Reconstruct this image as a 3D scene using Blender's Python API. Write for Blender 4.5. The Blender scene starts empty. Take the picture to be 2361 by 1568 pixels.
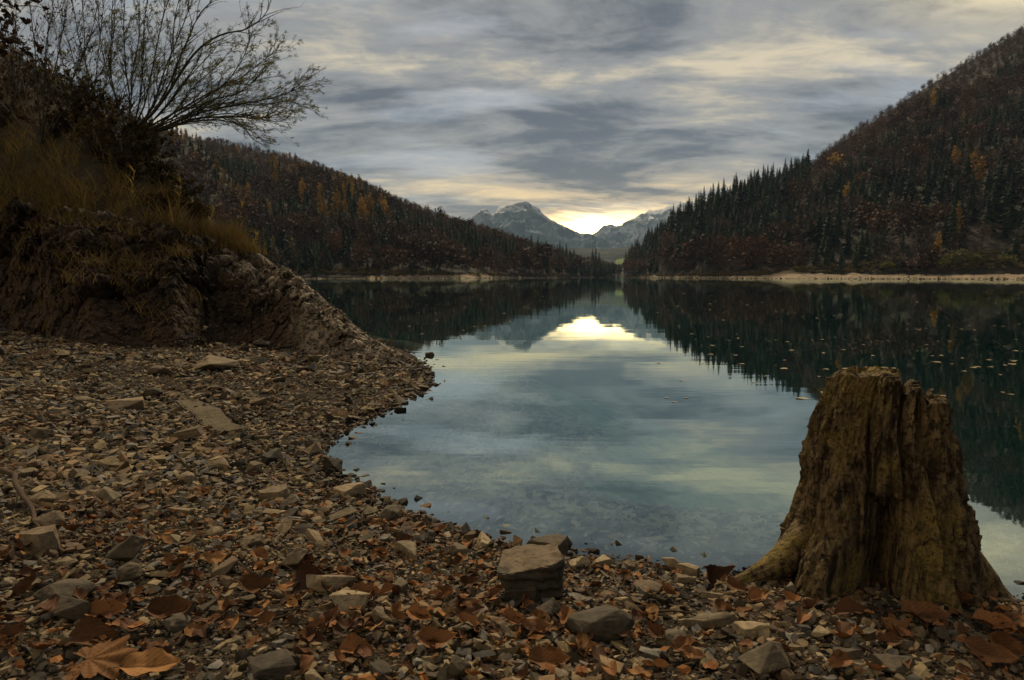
import bpy, bmesh, math, random
import numpy as np
from mathutils import Vector, Matrix

random.seed(7)
RNG = np.random.default_rng(11)
SC = bpy.context.scene
COL = SC.collection
R = math.radians

# ------------------------------------------------------------------ camera model (sizes read from a 2361 x 1568 view of the photograph)
FPX, CX, CY, HORIZON = 1574.0, 1180.5, 784.0, 636.5
PITCH = math.atan((CY - HORIZON) / FPX)
CAM = np.array([0.0, 0.0, 1.0])
_F = np.array([0, math.cos(PITCH), -math.sin(PITCH)])
_U = np.array([0, math.sin(PITCH), math.cos(PITCH)])
_X = np.array([1.0, 0, 0])

def ray(px, py):
    return _F + _X * ((px - CX) / FPX) + _U * ((CY - py) / FPX)

def at_depth(px, py, Y):
    d = ray(px, py)
    return CAM + d * (Y / d[1])

def at_z(px, py, z):
    d = ray(px, py)
    return CAM + d * ((z - CAM[2]) / d[2])

def proj(P):
    P = np.asarray(P, float) - CAM
    w = P @ _F
    return CX + FPX * (P @ _X) / w, CY - FPX * (P @ _U) / w

def interp(x, xs, ys):
    return np.interp(x, xs, ys)

# ------------------------------------------------------------------ noise
def _hash(i, j, k, seed):
    h = (i * 73856093) ^ (j * 19349663) ^ (k * 83492791) ^ (seed * 2654435761)
    h = (h ^ (h >> 13)) * 1274126177 & 0xffffffff
    h = (h ^ (h >> 15)) * 2246822519 & 0xffffffff
    return ((h ^ (h >> 13)) & 0xffffff) / float(0xffffff)

def vnoise(p, seed=0):
    p = np.asarray(p, float)
    i = np.floor(p).astype(np.int64)
    f = p - i
    u = f * f * (3 - 2 * f)
    r = 0
    for a in (0, 1):
        for b in (0, 1):
            for c in (0, 1):
                w = (u[..., 0] if a else 1 - u[..., 0]) * (u[..., 1] if b else 1 - u[..., 1]) * (u[..., 2] if c else 1 - u[..., 2])
                r = r + w * _hash(i[..., 0] + a, i[..., 1] + b, i[..., 2] + c, seed)
    return r

def fbm(p, octv=4, seed=0, gain=0.5):
    p = np.asarray(p, float)
    s, a, t = 0, 1.0, 0
    for o in range(octv):
        s = s + a * (vnoise(p, seed + o * 17) * 2 - 1)
        t += a
        a *= gain
        p = p * 2.03
    return s / t

def ridged(p, octv=4, seed=0):
    p = np.asarray(p, float)
    s, a, t = 0, 1.0, 0
    for o in range(octv):
        s = s + a * (1 - np.abs(vnoise(p, seed + o * 13) * 2 - 1))
        t += a
        a *= 0.5
        p = p * 2.1
    return s / t

def facets(p, seed):
    """broken rock: every cell is a tilted plane of its own; returns height and closeness to the joint between two cells"""
    p = np.asarray(p, float); i = np.floor(p).astype(np.int64)
    best = np.full(p.shape[:-1], 1e9); second = best.copy(); val = np.zeros(p.shape[:-1])
    for a in (-1, 0, 1):
        for b in (-1, 0, 1):
            for c in (-1, 0, 1):
                g = [i[..., 0] + a, i[..., 1] + b, i[..., 2] + c]
                h = [_hash(*g, seed + k) for k in range(7)]
                d = np.stack([g[k] + h[k] - p[..., k] for k in range(3)], -1)
                r = np.sqrt((d ** 2).sum(-1))
                v = (h[3] - .5) * 1.1 + d[..., 0] * (h[4] - .5) * 1.7 + d[..., 1] * (h[5] - .5) * 1.7 + d[..., 2] * (h[6] - .5) * 1.7
                near = r < best
                second = np.where(near, best, np.minimum(second, r)); val = np.where(near, v, val); best = np.minimum(best, r)
    return val, np.clip(second - best, 0, 1)

def xyz(x, y, z=None):
    x = np.asarray(x, float); y = np.asarray(y, float)
    z = np.zeros_like(x) if z is None else np.asarray(z, float) + np.zeros_like(x)
    return np.stack([x, y + np.zeros_like(x), z], -1)

# ------------------------------------------------------------------ mesh helpers
def np_mesh(name, V, F, mats, smooth=False, tint=None, uv=None, midx=None):
    V = np.asarray(V, np.float32); F = np.asarray(F, np.int32)
    n = F.shape[1]
    me = bpy.data.meshes.new(name)
    me.vertices.add(len(V)); me.vertices.foreach_set('co', V.ravel())
    me.loops.add(F.size); me.loops.foreach_set('vertex_index', F.ravel())
    me.polygons.add(len(F))
    me.polygons.foreach_set('loop_start', np.arange(0, F.size, n, dtype=np.int32))
    try:
        me.polygons.foreach_set('loop_total', np.full(len(F), n, np.int32))
    except Exception:
        pass
    me.polygons.foreach_set('use_smooth', np.full(len(F), smooth, bool))
    if midx is not None:
        me.polygons.foreach_set('material_index', np.asarray(midx, np.int32))
    for m in (mats if isinstance(mats, (list, tuple)) else [mats]):
        me.materials.append(m)
    me.update(calc_edges=True)
    if tint is not None:
        a = me.attributes.new('tint', 'FLOAT', 'POINT')
        a.data.foreach_set('value', np.asarray(tint, np.float32))
    if uv is not None:
        l = me.uv_layers.new(name='UVMap')
        l.data.foreach_set('uv', np.asarray(uv, np.float32)[F.ravel()].ravel())
    me.validate()
    return me

def link(name, data, parent=None, loc=None):
    o = bpy.data.objects.new(name, data)
    COL.objects.link(o)
    if loc is not None:
        o.location = [float(c) for c in loc]
    if parent is not None:
        o.parent = parent
    return o

def tag(o, label, cat, group=None, kind=None):
    o['label'] = label
    o['category'] = cat
    if group:
        o['group'] = group
    if kind:
        o['kind'] = kind
    return o

def grid_faces(nr, nc):
    a = np.arange(nr * nc).reshape(nr, nc)
    return np.stack([a[:-1, :-1], a[:-1, 1:], a[1:, 1:], a[1:, :-1]], -1).reshape(-1, 4)

def rot_z(a):
    c, s = np.cos(a), np.sin(a); o = np.zeros_like(c)
    return np.stack([np.stack([c, -s, o], -1), np.stack([s, c, o], -1), np.stack([o, o, o + 1], -1)], -2)

def rot_x(a):
    c, s = np.cos(a), np.sin(a); o = np.zeros_like(c)
    return np.stack([np.stack([o + 1, o, o], -1), np.stack([o, c, -s], -1), np.stack([o, s, c], -1)], -2)

def scatter(variants, pos, rot, scl, vid, tint=None, inner=None):
    """merge copies of small triangle meshes into one vertex / face / tint array"""
    Vs, Fs, Ts, off = [], [], [], 0
    for k, (v, f, ti) in enumerate(variants):
        idx = np.where(vid == k)[0]
        if not len(idx):
            continue
        vv = v[None] * scl[idx][:, None, :]
        vv = np.einsum('nij,nvj->nvi', rot[idx], vv) + pos[idx][:, None, :]
        nv = len(v)
        Vs.append(vv.reshape(-1, 3))
        Fs.append((f[None] + (off + np.arange(len(idx)) * nv)[:, None, None]).reshape(-1, 3))
        t = np.broadcast_to(ti[None], (len(idx), nv)).copy()
        if tint is not None:
            t = t + tint[idx][:, None]
        Ts.append(t.reshape(-1))
        off += nv * len(idx)
    return np.concatenate(Vs), np.concatenate(Fs), np.concatenate(Ts)

class Tubes:
    """collects tapered tubes into one triangle-free quad mesh"""
    def __init__(s):
        s.V, s.F, s.n = [], [], 0
    def add(s, pts, r0, r1, sides=4, power=1.0):
        pts = np.asarray(pts, float); n = len(pts)
        t = np.gradient(pts, axis=0)
        t /= np.linalg.norm(t, axis=1, keepdims=True) + 1e-9
        ref = np.where(np.abs(t[:, 2:3]) > 0.9, np.array([[1.0, 0, 0]]), np.array([[0, 0, 1.0]]))
        a = np.cross(t, ref); a /= np.linalg.norm(a, axis=1, keepdims=True) + 1e-9
        b = np.cross(t, a)
        rr = r1 + (r0 - r1) * (1 - np.linspace(0, 1, n)) ** power
        ang = np.arange(sides) / sides * 2 * math.pi
        ring = pts[:, None] + rr[:, None, None] * (np.cos(ang)[None, :, None] * a[:, None] + np.sin(ang)[None, :, None] * b[:, None])
        s.V.append(ring.reshape(-1, 3))
        i = np.arange(n - 1)[:, None] * sides + np.arange(sides)[None]
        j = np.arange(n - 1)[:, None] * sides + (np.arange(sides)[None] + 1) % sides
        s.F.append((np.stack([i, j, j + sides, i + sides], -1).reshape(-1, 4)) + s.n)
        s.n += n * sides
    def mesh(s, name, mat, smooth=True):
        return np_mesh(name, np.concatenate(s.V), np.concatenate(s.F), mat, smooth)

# ------------------------------------------------------------------ materials
class NT:
    def __init__(s, tree):
        s.t = tree; s.n = tree.nodes; s.l = tree.links
    def new(s, typ, **kw):
        nd = s.n.new(typ)
        for k, v in kw.items():
            setattr(nd, k, v)
        return nd
    def put(s, sock, v):
        if isinstance(v, bpy.types.NodeSocket):
            s.l.new(v, sock)
        elif v is not None:
            if hasattr(sock, 'default_value') and isinstance(v, (tuple, list)) and len(v) == 3 and sock.type == 'RGBA':
                v = (*v, 1)
            sock.default_value = v
    def math(s, op, a, b=None, c=None, clamp=False):
        nd = s.new('ShaderNodeMath', operation=op, use_clamp=clamp)
        s.put(nd.inputs[0], a)
        if b is not None: s.put(nd.inputs[1], b)
        if c is not None: s.put(nd.inputs[2], c)
        return nd.outputs[0]
    def mix(s, f, a, b, blend='MIX'):
        nd = s.new('ShaderNodeMix', data_type='RGBA', blend_type=blend)
        s.put(nd.inputs[0], f); s.put(nd.inputs[6], a); s.put(nd.inputs[7], b)
        return nd.outputs[2]
    def noise(s, vec, scale, detail=6, rough=0.55, dist=0.0):
        nd = s.new('ShaderNodeTexNoise')
        s.put(nd.inputs['Vector'], vec)
        nd.inputs['Scale'].default_value = scale; nd.inputs['Detail'].default_value = detail
        nd.inputs['Roughness'].default_value = rough; nd.inputs['Distortion'].default_value = dist
        return nd.outputs[0]
    def vor(s, vec, scale, feature='F1'):
        nd = s.new('ShaderNodeTexVoronoi', feature=feature)
        s.put(nd.inputs['Vector'], vec); nd.inputs['Scale'].default_value = scale
        return nd
    def ss(s, v, lo, hi, a=0.0, b=1.0):
        nd = s.new('ShaderNodeMapRange', interpolation_type='SMOOTHSTEP')
        s.put(nd.inputs[0], v)
        for i, q in enumerate((lo, hi, a, b)):
            nd.inputs[1 + i].default_value = q
        return nd.outputs[0]
    def mapping(s, vec, scale=(1, 1, 1), rot=(0, 0, 0), loc=(0, 0, 0)):
        nd = s.new('ShaderNodeMapping')
        s.put(nd.inputs[0], vec)
        nd.inputs['Location'].default_value = loc; nd.inputs['Rotation'].default_value = rot; nd.inputs['Scale'].default_value = scale
        return nd.outputs[0]
    def bump(s, h, strength, dist):
        nd = s.new('ShaderNodeBump')
        nd.inputs['Strength'].default_value = strength; nd.inputs['Distance'].default_value = dist
        s.put(nd.inputs['Height'], h)
        return nd.outputs[0]
    def pos(s):
        return s.new('ShaderNodeNewGeometry').outputs['Position']
    def attr(s, name):
        return s.new('ShaderNodeAttribute', attribute_name=name).outputs['Fac']
    def rnd(s):
        return s.new('ShaderNodeObjectInfo').outputs['Random']

def material(name, spec=0.3):
    m = bpy.data.materials.new(name); m.use_nodes = True
    nt = NT(m.node_tree)
    b = nt.n['Principled BSDF']
    b.inputs['Specular IOR Level'].default_value = spec
    return m, nt, b

def rock_mat(name, dark, light, stain, scale=9.0, bump=0.006, rough=0.85, use_tint=False, spec=0.25):
    m, nt, b = material(name, spec)
    p = nt.pos()
    n1 = nt.noise(p, scale, 8, 0.62)
    n2 = nt.noise(p, scale * 5.3, 6, 0.6)
    n3 = nt.noise(p, scale * 0.37, 3, 0.5)
    v = nt.attr('tint') if use_tint else nt.rnd()
    k = nt.math('ADD', nt.math('MULTIPLY', n1, 0.75), nt.math('MULTIPLY', v, 0.5))
    k = nt.ss(k, 0.30, 1.02) if use_tint else nt.ss(k, 0.28, 0.95)
    c = nt.mix(k, dark, light)
    if use_tint:
        hue = nt.math('FRACT', nt.math('MULTIPLY', v, 17.3))
        c = nt.mix(nt.ss(hue, 0.62, 0.80, 0, 0.8), c, nt.mix(k, tuple(q * 0.8 for q in (dark[2], dark[2], dark[2])), (light[1] * .8, light[1] * .8, light[1] * .76)))
        c = nt.mix(nt.ss(hue, 0.16, 0.06, 0, 0.7), c, stain)
    c = nt.mix(nt.ss(n3, 0.5, 0.72, 0, 0.55), c, stain)
    c = nt.mix(nt.ss(n2, 0.35, 0.7, 0.0, 0.45), c, tuple(q * 0.45 for q in dark))
    nt.put(b.inputs['Base Color'], c)
    b.inputs['Roughness'].default_value = rough
    h = nt.math('ADD', n1, nt.math('MULTIPLY', n2, 0.5))
    nt.put(b.inputs['Normal'], nt.bump(h, 0.9, bump))
    return m

def foliage_mat(name, ca, cb, trans=0.25, use_uv=False, spec=0.1):
    m, nt, b = material(name, spec)
    v = nt.math('ADD', nt.math('MULTIPLY', nt.attr('tint'), 0.75), nt.math('MULTIPLY', nt.rnd(), 0.5))
    c = nt.mix(nt.ss(v, 0.05, 0.95), ca, cb)
    nt.put(b.inputs['Base Color'], c)
    b.inputs['Roughness'].default_value = 0.8
    if trans > 0:
        tr = nt.new('ShaderNodeBsdfTranslucent'); nt.put(tr.inputs[0], c)
        mx = nt.new('ShaderNodeMixShader'); mx.inputs[0].default_value = trans
        nt.l.new(b.outputs[0], mx.inputs[1]); nt.l.new(tr.outputs[0], mx.inputs[2])
        nt.l.new(mx.outputs[0], nt.n['Material Output'].inputs[0])
    return m

M = {}
M['stone_grey'] = rock_mat('stone_grey', (0.038, 0.029, 0.018), (0.16, 0.125, 0.074), (0.13, 0.09, 0.045), 14)
M['stone_pale'] = rock_mat('stone_pale', (0.085, 0.066, 0.040), (0.28, 0.215, 0.125), (0.24, 0.17, 0.09), 12)
M['stone_dark'] = rock_mat('stone_dark', (0.026, 0.021, 0.014), (0.095, 0.075, 0.048), (0.06, 0.043, 0.024), 13)
M['stone_brown'] = rock_mat('stone_brown', (0.085, 0.06, 0.035), (0.22, 0.165, 0.1), (0.13, 0.09, 0.045), 12)
M['gravel'] = rock_mat('gravel', (0.014, 0.010, 0.006), (0.29, 0.215, 0.112), (0.14, 0.075, 0.032), 10, 0.004, use_tint=True)
M['wet_gravel'] = rock_mat('wet_gravel', (0.13, 0.14, 0.10), (0.50, 0.50, 0.37), (0.3, 0.28, 0.18), 10, 0.004, use_tint=True)
M['rubble'] = rock_mat('outcrop_rubble', (0.014, 0.009, 0.005), (0.17, 0.12, 0.073), (0.06, 0.037, 0.02), 9, 0.006, use_tint=True)
M['outcrop'] = None
M['leaf_sets'] = None

# outcrop rock: grey weathered crown, brown earthy face
def outcrop_mat():
    m, nt, b = material('outcrop_rock', 0.2)
    p = nt.pos()
    q = nt.mapping(p, (1, 1, 0.8), (0.25, 0.3, 0.1))
    n1 = nt.noise(q, 3.3, 10, 0.68, 0.0)
    n2 = nt.noise(q, 13, 8, 0.65)
    n3 = nt.noise(p, 0.9, 4, 0.5)
    vo = nt.vor(q, 5.5, 'DISTANCE_TO_EDGE').outputs['Distance']
    top = nt.math('ADD', nt.attr('tint'), 0.06)
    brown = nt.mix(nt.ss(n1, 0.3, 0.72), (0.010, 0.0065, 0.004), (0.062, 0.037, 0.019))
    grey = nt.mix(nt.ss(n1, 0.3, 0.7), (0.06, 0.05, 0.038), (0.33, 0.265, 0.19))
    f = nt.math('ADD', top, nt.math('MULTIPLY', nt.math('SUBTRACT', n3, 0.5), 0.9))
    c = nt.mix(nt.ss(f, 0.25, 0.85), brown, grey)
    c = nt.mix(nt.ss(n2, 0.46, 0.66, 0, 0.65), c, (0.025, 0.018, 0.011))
    nt.put(b.inputs['Base Color'], c)
    b.inputs['Roughness'].default_value = 0.9
    h = nt.math('ADD', n1, nt.math('ADD', nt.math('MULTIPLY', n2, 0.4), nt.math('MULTIPLY', nt.ss(vo, 0, 0.14), 0.35)))
    nt.put(b.inputs['Normal'], nt.bump(h, 1.0, 0.045))
    return m
M['outcrop'] = outcrop_mat()

def soil_mat(name, a, bcol, scale=5, bump=0.02, silt=None):
    m, nt, b = material(name, 0.15)
    p = nt.pos()
    n1 = nt.noise(p, scale, 9, 0.65); n2 = nt.noise(p, scale * 9, 5, 0.6)
    vo = nt.vor(p, scale * 13).outputs['Distance']
    c = nt.mix(nt.ss(nt.math('ADD', nt.math('MULTIPLY', n1, 0.6), nt.math('MULTIPLY', n2, 0.4)), 0.35, 0.68), a, bcol)
    if silt:        # pale silt settles on the bed below the waterline
        sz = nt.new('ShaderNodeSeparateXYZ'); nt.put(sz.inputs[0], p)
        c = nt.mix(nt.math('MULTIPLY', nt.ss(sz.outputs[2], -0.02, -0.12), nt.ss(n1, 0.25, 0.6, .35, 1)), c, silt)
    nt.put(b.inputs['Base Color'], c)
    b.inputs['Roughness'].default_value = 0.95
    nt.put(b.inputs['Normal'], nt.bump(nt.math('ADD', n2, vo), 1.0, bump))
    return m
M['soil'] = soil_mat('beach_grit', (0.009, 0.006, 0.004), (0.042, 0.029, 0.015), 6, 0.012, (0.26, 0.29, 0.22))
M['bank'] = soil_mat('bank_soil', (0.02, 0.015, 0.008), (0.06, 0.046, 0.02), 4, 0.04)
M['lakebed'] = soil_mat('lake_bed_marl', (0.10, 0.14, 0.11), (0.22, 0.28, 0.22), 0.8, 0.02)
M['forest_floor'] = soil_mat('forest_floor', (0.008, 0.008, 0.006), (0.024, 0.017, 0.011), 0.03, 0.5)
M['meadow'] = soil_mat('meadow_grass', (0.05, 0.085, 0.02), (0.1, 0.14, 0.035), 0.2, 0.1)
M['far_gravel'] = soil_mat('far_shore_gravel', (0.13, 0.10, 0.068), (0.40, 0.32, 0.22), 0.3, 0.4)

# ------------------------------------------------------------------ world, sun, camera
SUN_EL, SUN_AZ = R(45), R(3)          # soft light over the lake, straight ahead of the camera (azimuth from +Y towards +X)
def world():
    w = bpy.data.worlds.new('World'); SC.world = w; w.use_nodes = True
    nt = NT(w.node_tree); nt.n.clear()
    out = nt.new('ShaderNodeOutputWorld')
    sky = nt.new('ShaderNodeTexSky', sky_type='NISHITA', sun_disc=False)
    sky.sun_elevation = SUN_EL; sky.sun_rotation = SUN_AZ
    sky.air_density = 1.0; sky.dust_density = 2.0; sky.ozone_density = 2.0
    bg_sky = nt.new('ShaderNodeBackground'); nt.put(bg_sky.inputs[0], sky.outputs[0]); bg_sky.inputs[1].default_value = 0.08
    d = nt.new('ShaderNodeTexCoord').outputs['Generated']
    sp = nt.new('ShaderNodeSeparateXYZ'); nt.put(sp.inputs[0], d)
    x, y, z = sp.outputs
    za = nt.math('ABSOLUTE', z)
    zc = nt.math('ADD', za, 0.16)
    cb = nt.new('ShaderNodeCombineXYZ')
    nt.put(cb.inputs[0], nt.math('DIVIDE', x, zc)); nt.put(cb.inputs[1], nt.math('DIVIDE', y, zc))
    p = cb.outputs[0]
    big = nt.noise(nt.mapping(p, (0.55, 0.95, 1), (0, 0, 0.12), (3.1, 1.7, 0)), 1.5, 9, 0.58, 0.55)
    mid = nt.noise(nt.mapping(p, (0.8, 1.5, 1), (0, 0, -0.1), (7.3, 4.2, 2)), 2.4, 9, 0.60, 0.8)
    fine = nt.noise(nt.mapping(p, (1.2, 2.2, 1), (0, 0, 0.05), (1.3, 9.2, 5)), 6.5, 8, 0.66, 1.2)
    v = nt.math('ADD', nt.math('MULTIPLY', big, 0.62), nt.math('ADD', nt.math('MULTIPLY', mid, 0.29), nt.math('MULTIPLY', fine, 0.09)))
    low = nt.math('POWER', 2.718, nt.math('MULTIPLY', za, -6.0))          # 1 at the horizon
    # cloud body: slate to lavender grey, cream where the deck thins
    body = nt.mix(nt.ss(v, 0.42, 0.54), (0.080, 0.092, 0.114), (0.215, 0.218, 0.22))
    cream = nt.mix(low, (0.48, 0.425, 0.32), (0.70, 0.53, 0.29))
    body = nt.mix(nt.ss(v, 0.525, 0.64, 0, 0.92), body, cream)
    # glow of the sun behind the far pass
    gx, gz = math.tan(R(7.2)), 0.073
    yy = nt.math('MAXIMUM', y, 0.05)
    ax = nt.math('SUBTRACT', nt.math('DIVIDE', x, yy), gx); az = nt.math('SUBTRACT', nt.math('DIVIDE', z, yy), gz)
    front = nt.ss(y, 0.0, 0.25)
    def gauss(sx, sz, cz=0.0):
        u = nt.math('DIVIDE', ax, sx); w_ = nt.math('DIVIDE', nt.math('SUBTRACT', az, cz), sz)
        e = nt.math('MULTIPLY', nt.math('ADD', nt.math('MULTIPLY', u, u), nt.math('MULTIPLY', w_, w_)), -1.0)
        return nt.math('MULTIPLY', nt.math('POWER', 2.718, e), front)
    halo = gauss(0.26, 0.060)
    halo_v = nt.math('MULTIPLY', halo, nt.ss(v, 0.42, 0.60, 0.10, 1.0))
    core = nt.math('MULTIPLY', gauss(0.074, 0.020, -0.004), nt.ss(mid, 0.38, 0.52, 0.35, 1.0))
    col = nt.mix(halo_v, body, (1.0, 0.68, 0.28))
    add = nt.mix(core, (0, 0, 0), (6.0, 4.0, 1.7))
    col = nt.mix(1.0, col, add, 'ADD')
    # a thin bright tear in the deck, high on the right
    hx = nt.math('SUBTRACT', nt.math('DIVIDE', x, yy), 0.68); hz = nt.math('SUBTRACT', nt.math('DIVIDE', z, yy), 0.42)
    e = nt.math('ADD', nt.math('POWER', nt.math('DIVIDE', hx, 0.14), 2.0), nt.math('POWER', nt.math('DIVIDE', hz, 0.06), 2.0))
    tear = nt.math('MULTIPLY', nt.math('MULTIPLY', nt.math('POWER', 2.718, nt.math('MULTIPLY', e, -1.0)), front), nt.ss(v, 0.38, 0.56, 0.1, 1))
    col = nt.mix(tear, col, (0.75, 0.62, 0.38))
    # unseen sky behind the camera, set brighter to light the foreground
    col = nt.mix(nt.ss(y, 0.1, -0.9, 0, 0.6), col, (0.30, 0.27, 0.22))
    # warm bright zone added behind the camera on the left, to light the stump
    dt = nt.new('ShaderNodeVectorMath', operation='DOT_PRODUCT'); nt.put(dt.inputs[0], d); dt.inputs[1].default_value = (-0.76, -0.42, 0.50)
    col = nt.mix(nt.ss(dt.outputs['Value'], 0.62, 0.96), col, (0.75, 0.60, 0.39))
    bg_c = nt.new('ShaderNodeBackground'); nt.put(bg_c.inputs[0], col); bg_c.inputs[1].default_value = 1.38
    mx = nt.new('ShaderNodeMixShader')
    # the deck covers almost everything; blue shows in small gaps
    gap = nt.math('MULTIPLY', nt.ss(nt.noise(nt.mapping(p, (0.7, 1.5, 1), (0, 0, 0), (11, 3, 0)), 1.9, 5, 0.5), 0.52, 0.68, 0, 0.28), nt.ss(za, 0.03, 0.12))
    nt.put(mx.inputs[0], gap)
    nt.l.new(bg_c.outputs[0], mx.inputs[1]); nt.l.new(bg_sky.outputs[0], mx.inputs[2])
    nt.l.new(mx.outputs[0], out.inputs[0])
    w.cycles.sampling_method = 'MANUAL'; w.cycles.sample_map_resolution = 512
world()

sl = bpy.data.lights.new('sun', 'SUN'); sl.energy = 4.0; sl.angle = R(9); sl.color = (1.0, 0.79, 0.50)
so = link('sun', sl)
sd = Vector((math.sin(SUN_AZ) * math.cos(SUN_EL), math.cos(SUN_AZ) * math.cos(SUN_EL), math.sin(SUN_EL)))
so.rotation_euler = sd.to_track_quat('Z', 'Y').to_euler()

cam = bpy.data.cameras.new('camera'); co = link('camera', cam, loc=CAM)
cam.sensor_width = 36; cam.lens = 24.0; cam.clip_start = 0.05; cam.clip_end = 40000
co.rotation_euler = (math.pi / 2 - PITCH, 0, 0)
cam.dof.use_dof = True; cam.dof.focus_distance = 3.2; cam.dof.aperture_fstop = 8.0
SC.camera = co
SC.view_settings.view_transform = 'Standard'; SC.view_settings.look = 'None'
SC.view_settings.exposure = 0.12; SC.view_settings.gamma = 1.0
SC.cycles.use_denoising = True
SC.cycles.max_bounces = 6; SC.cycles.diffuse_bounces = 3; SC.cycles.transparent_max_bounces = 8; SC.cycles.volume_bounces = 1
SC.cycles.caustics_reflective = False; SC.cycles.caustics_refractive = False

# ------------------------------------------------------------------ near beach and lake
SHORE_PX = [(936, 812), (958, 822), (978, 850), (985, 878), (952, 914), (890, 945), (820, 975), (768, 1006), (732, 1042), (748, 1074), (792, 1104),
            (858, 1142), (930, 1182), (1000, 1206), (1060, 1236), (1150, 1257), (1240, 1268), (1320, 1278), (1400, 1293), (1500, 1303),
            (1620, 1322), (1720, 1322), (1900, 1330), (2100, 1345), (2260, 1368), (2330, 1392)]
SHORE = [at_z(a, b, 0)[:2] for a, b in SHORE_PX]
SHORE = [np.array(q) for q in [(-60, 45), (-25, 30), (-9, 19), (-4, 13.5), (-2.2, 10.6)]] + SHORE + [np.array(q) for q in [(2.2, 2.0), (3.2, 1.6), (5, 1.0), (9, -2), (12, -12)]]
SHORE = np.array(SHORE)
LAND = np.vstack([SHORE, [(-60, -12)]])

def shore_dist(x, y):
    """signed distance from the waterline, positive on land"""
    x = np.asarray(x, float); y = np.asarray(y, float)
    d = np.full(x.shape, 1e9)
    for a, b in zip(SHORE[:-1], SHORE[1:]):
        e = b - a; L = e @ e
        t = np.clip(((x - a[0]) * e[0] + (y - a[1]) * e[1]) / L, 0, 1)
        d = np.minimum(d, np.hypot(x - a[0] - t * e[0], y - a[1] - t * e[1]))
    ins = np.zeros(x.shape, bool)
    n = len(LAND)
    for i in range(n):
        a, b = LAND[i], LAND[(i + 1) % n]
        c = (a[1] > y) != (b[1] > y)
        with np.errstate(divide='ignore', invalid='ignore'):
            xi = a[0] + (y - a[1]) / (b[1] - a[1]) * (b[0] - a[0])
        ins ^= c & (x < xi)
    return np.where(ins, d, -d)

def ground_z(x, y):
    x = np.asarray(x, float); y = np.asarray(y, float)
    s = shore_dist(x, y)
    inland = 0.13 * np.minimum(s, 0.8) + 0.075 * np.clip(s - 0.8, 0, 6)
    off = 0.14 * np.minimum(-s, 1.0) + 0.40 * np.clip(-s - 1.0, 0, 40)
    z = np.where(s > 0, inland, -np.minimum(off, 5.5))
    amp = np.clip(s / 0.6, 0, 1)
    z = z + amp * (0.035 * fbm(xyz(x * 1.1, y * 1.1), 3, 3) + 0.014 * fbm(xyz(x * 4.5, y * 4.5), 3, 5))
    return z

gx = np.concatenate([np.arange(-60, -14, 2.0), np.arange(-14, -4, 0.14), np.arange(-4, 4, 0.05), np.arange(4, 14, 0.25)])
gy = np.concatenate([np.arange(-12, 0, 0.6), np.arange(0, 5, 0.05), np.arange(5, 12, 0.11), np.arange(12, 46, 0.9)])
GX, GY = np.meshgrid(gx, gy)
GZ = ground_z(GX, GY)
GS = shore_dist(GX, GY)
def _look(G, x, y):
    i = min(max(int(np.searchsorted(gx, x)) - 1, 0), len(gx) - 2); j = min(max(int(np.searchsorted(gy, y)) - 1, 0), len(gy) - 2)
    u = (x - gx[i]) / (gx[i + 1] - gx[i]); v = (y - gy[j]) / (gy[j + 1] - gy[j])
    return float((G[j, i] * (1 - u) + G[j, i + 1] * u) * (1 - v) + (G[j + 1, i] * (1 - u) + G[j + 1, i + 1] * u) * v)
def gz(x, y): return _look(GZ, x, y)
def sdist(x, y): return _look(GS, x, y)

def on_ground(px, py, lift=0.0):
    d = ray(px, py); z = 0.1
    for _ in range(14):
        P = CAM + d * ((min(z, 0.9) - CAM[2]) / d[2])
        z = 0.5 * z + 0.5 * gz(P[0], P[1])
    P = CAM + d * ((min(z, 0.9) - CAM[2]) / d[2])
    P[2] = z + lift
    return P

o = link('beach', np_mesh('beach', np.stack([GX, GY, GZ], -1).reshape(-1, 3), grid_faces(len(gy), len(gx)), M['soil'], True))
tag(o, 'gritty brown beach of the near shore, sloping into the clear lake', 'beach', kind='structure')

o = link('lake_bed', np_mesh('lake_bed', [(-3000, -300, -5.2), (3000, -300, -5.2), (3000, 9000, -5.2), (-3000, 9000, -5.2)], [(0, 1, 2, 3)], M['lakebed']))
tag(o, 'pale marl bottom of the lake, under the deep water', 'lake bed', kind='structure')

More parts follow.
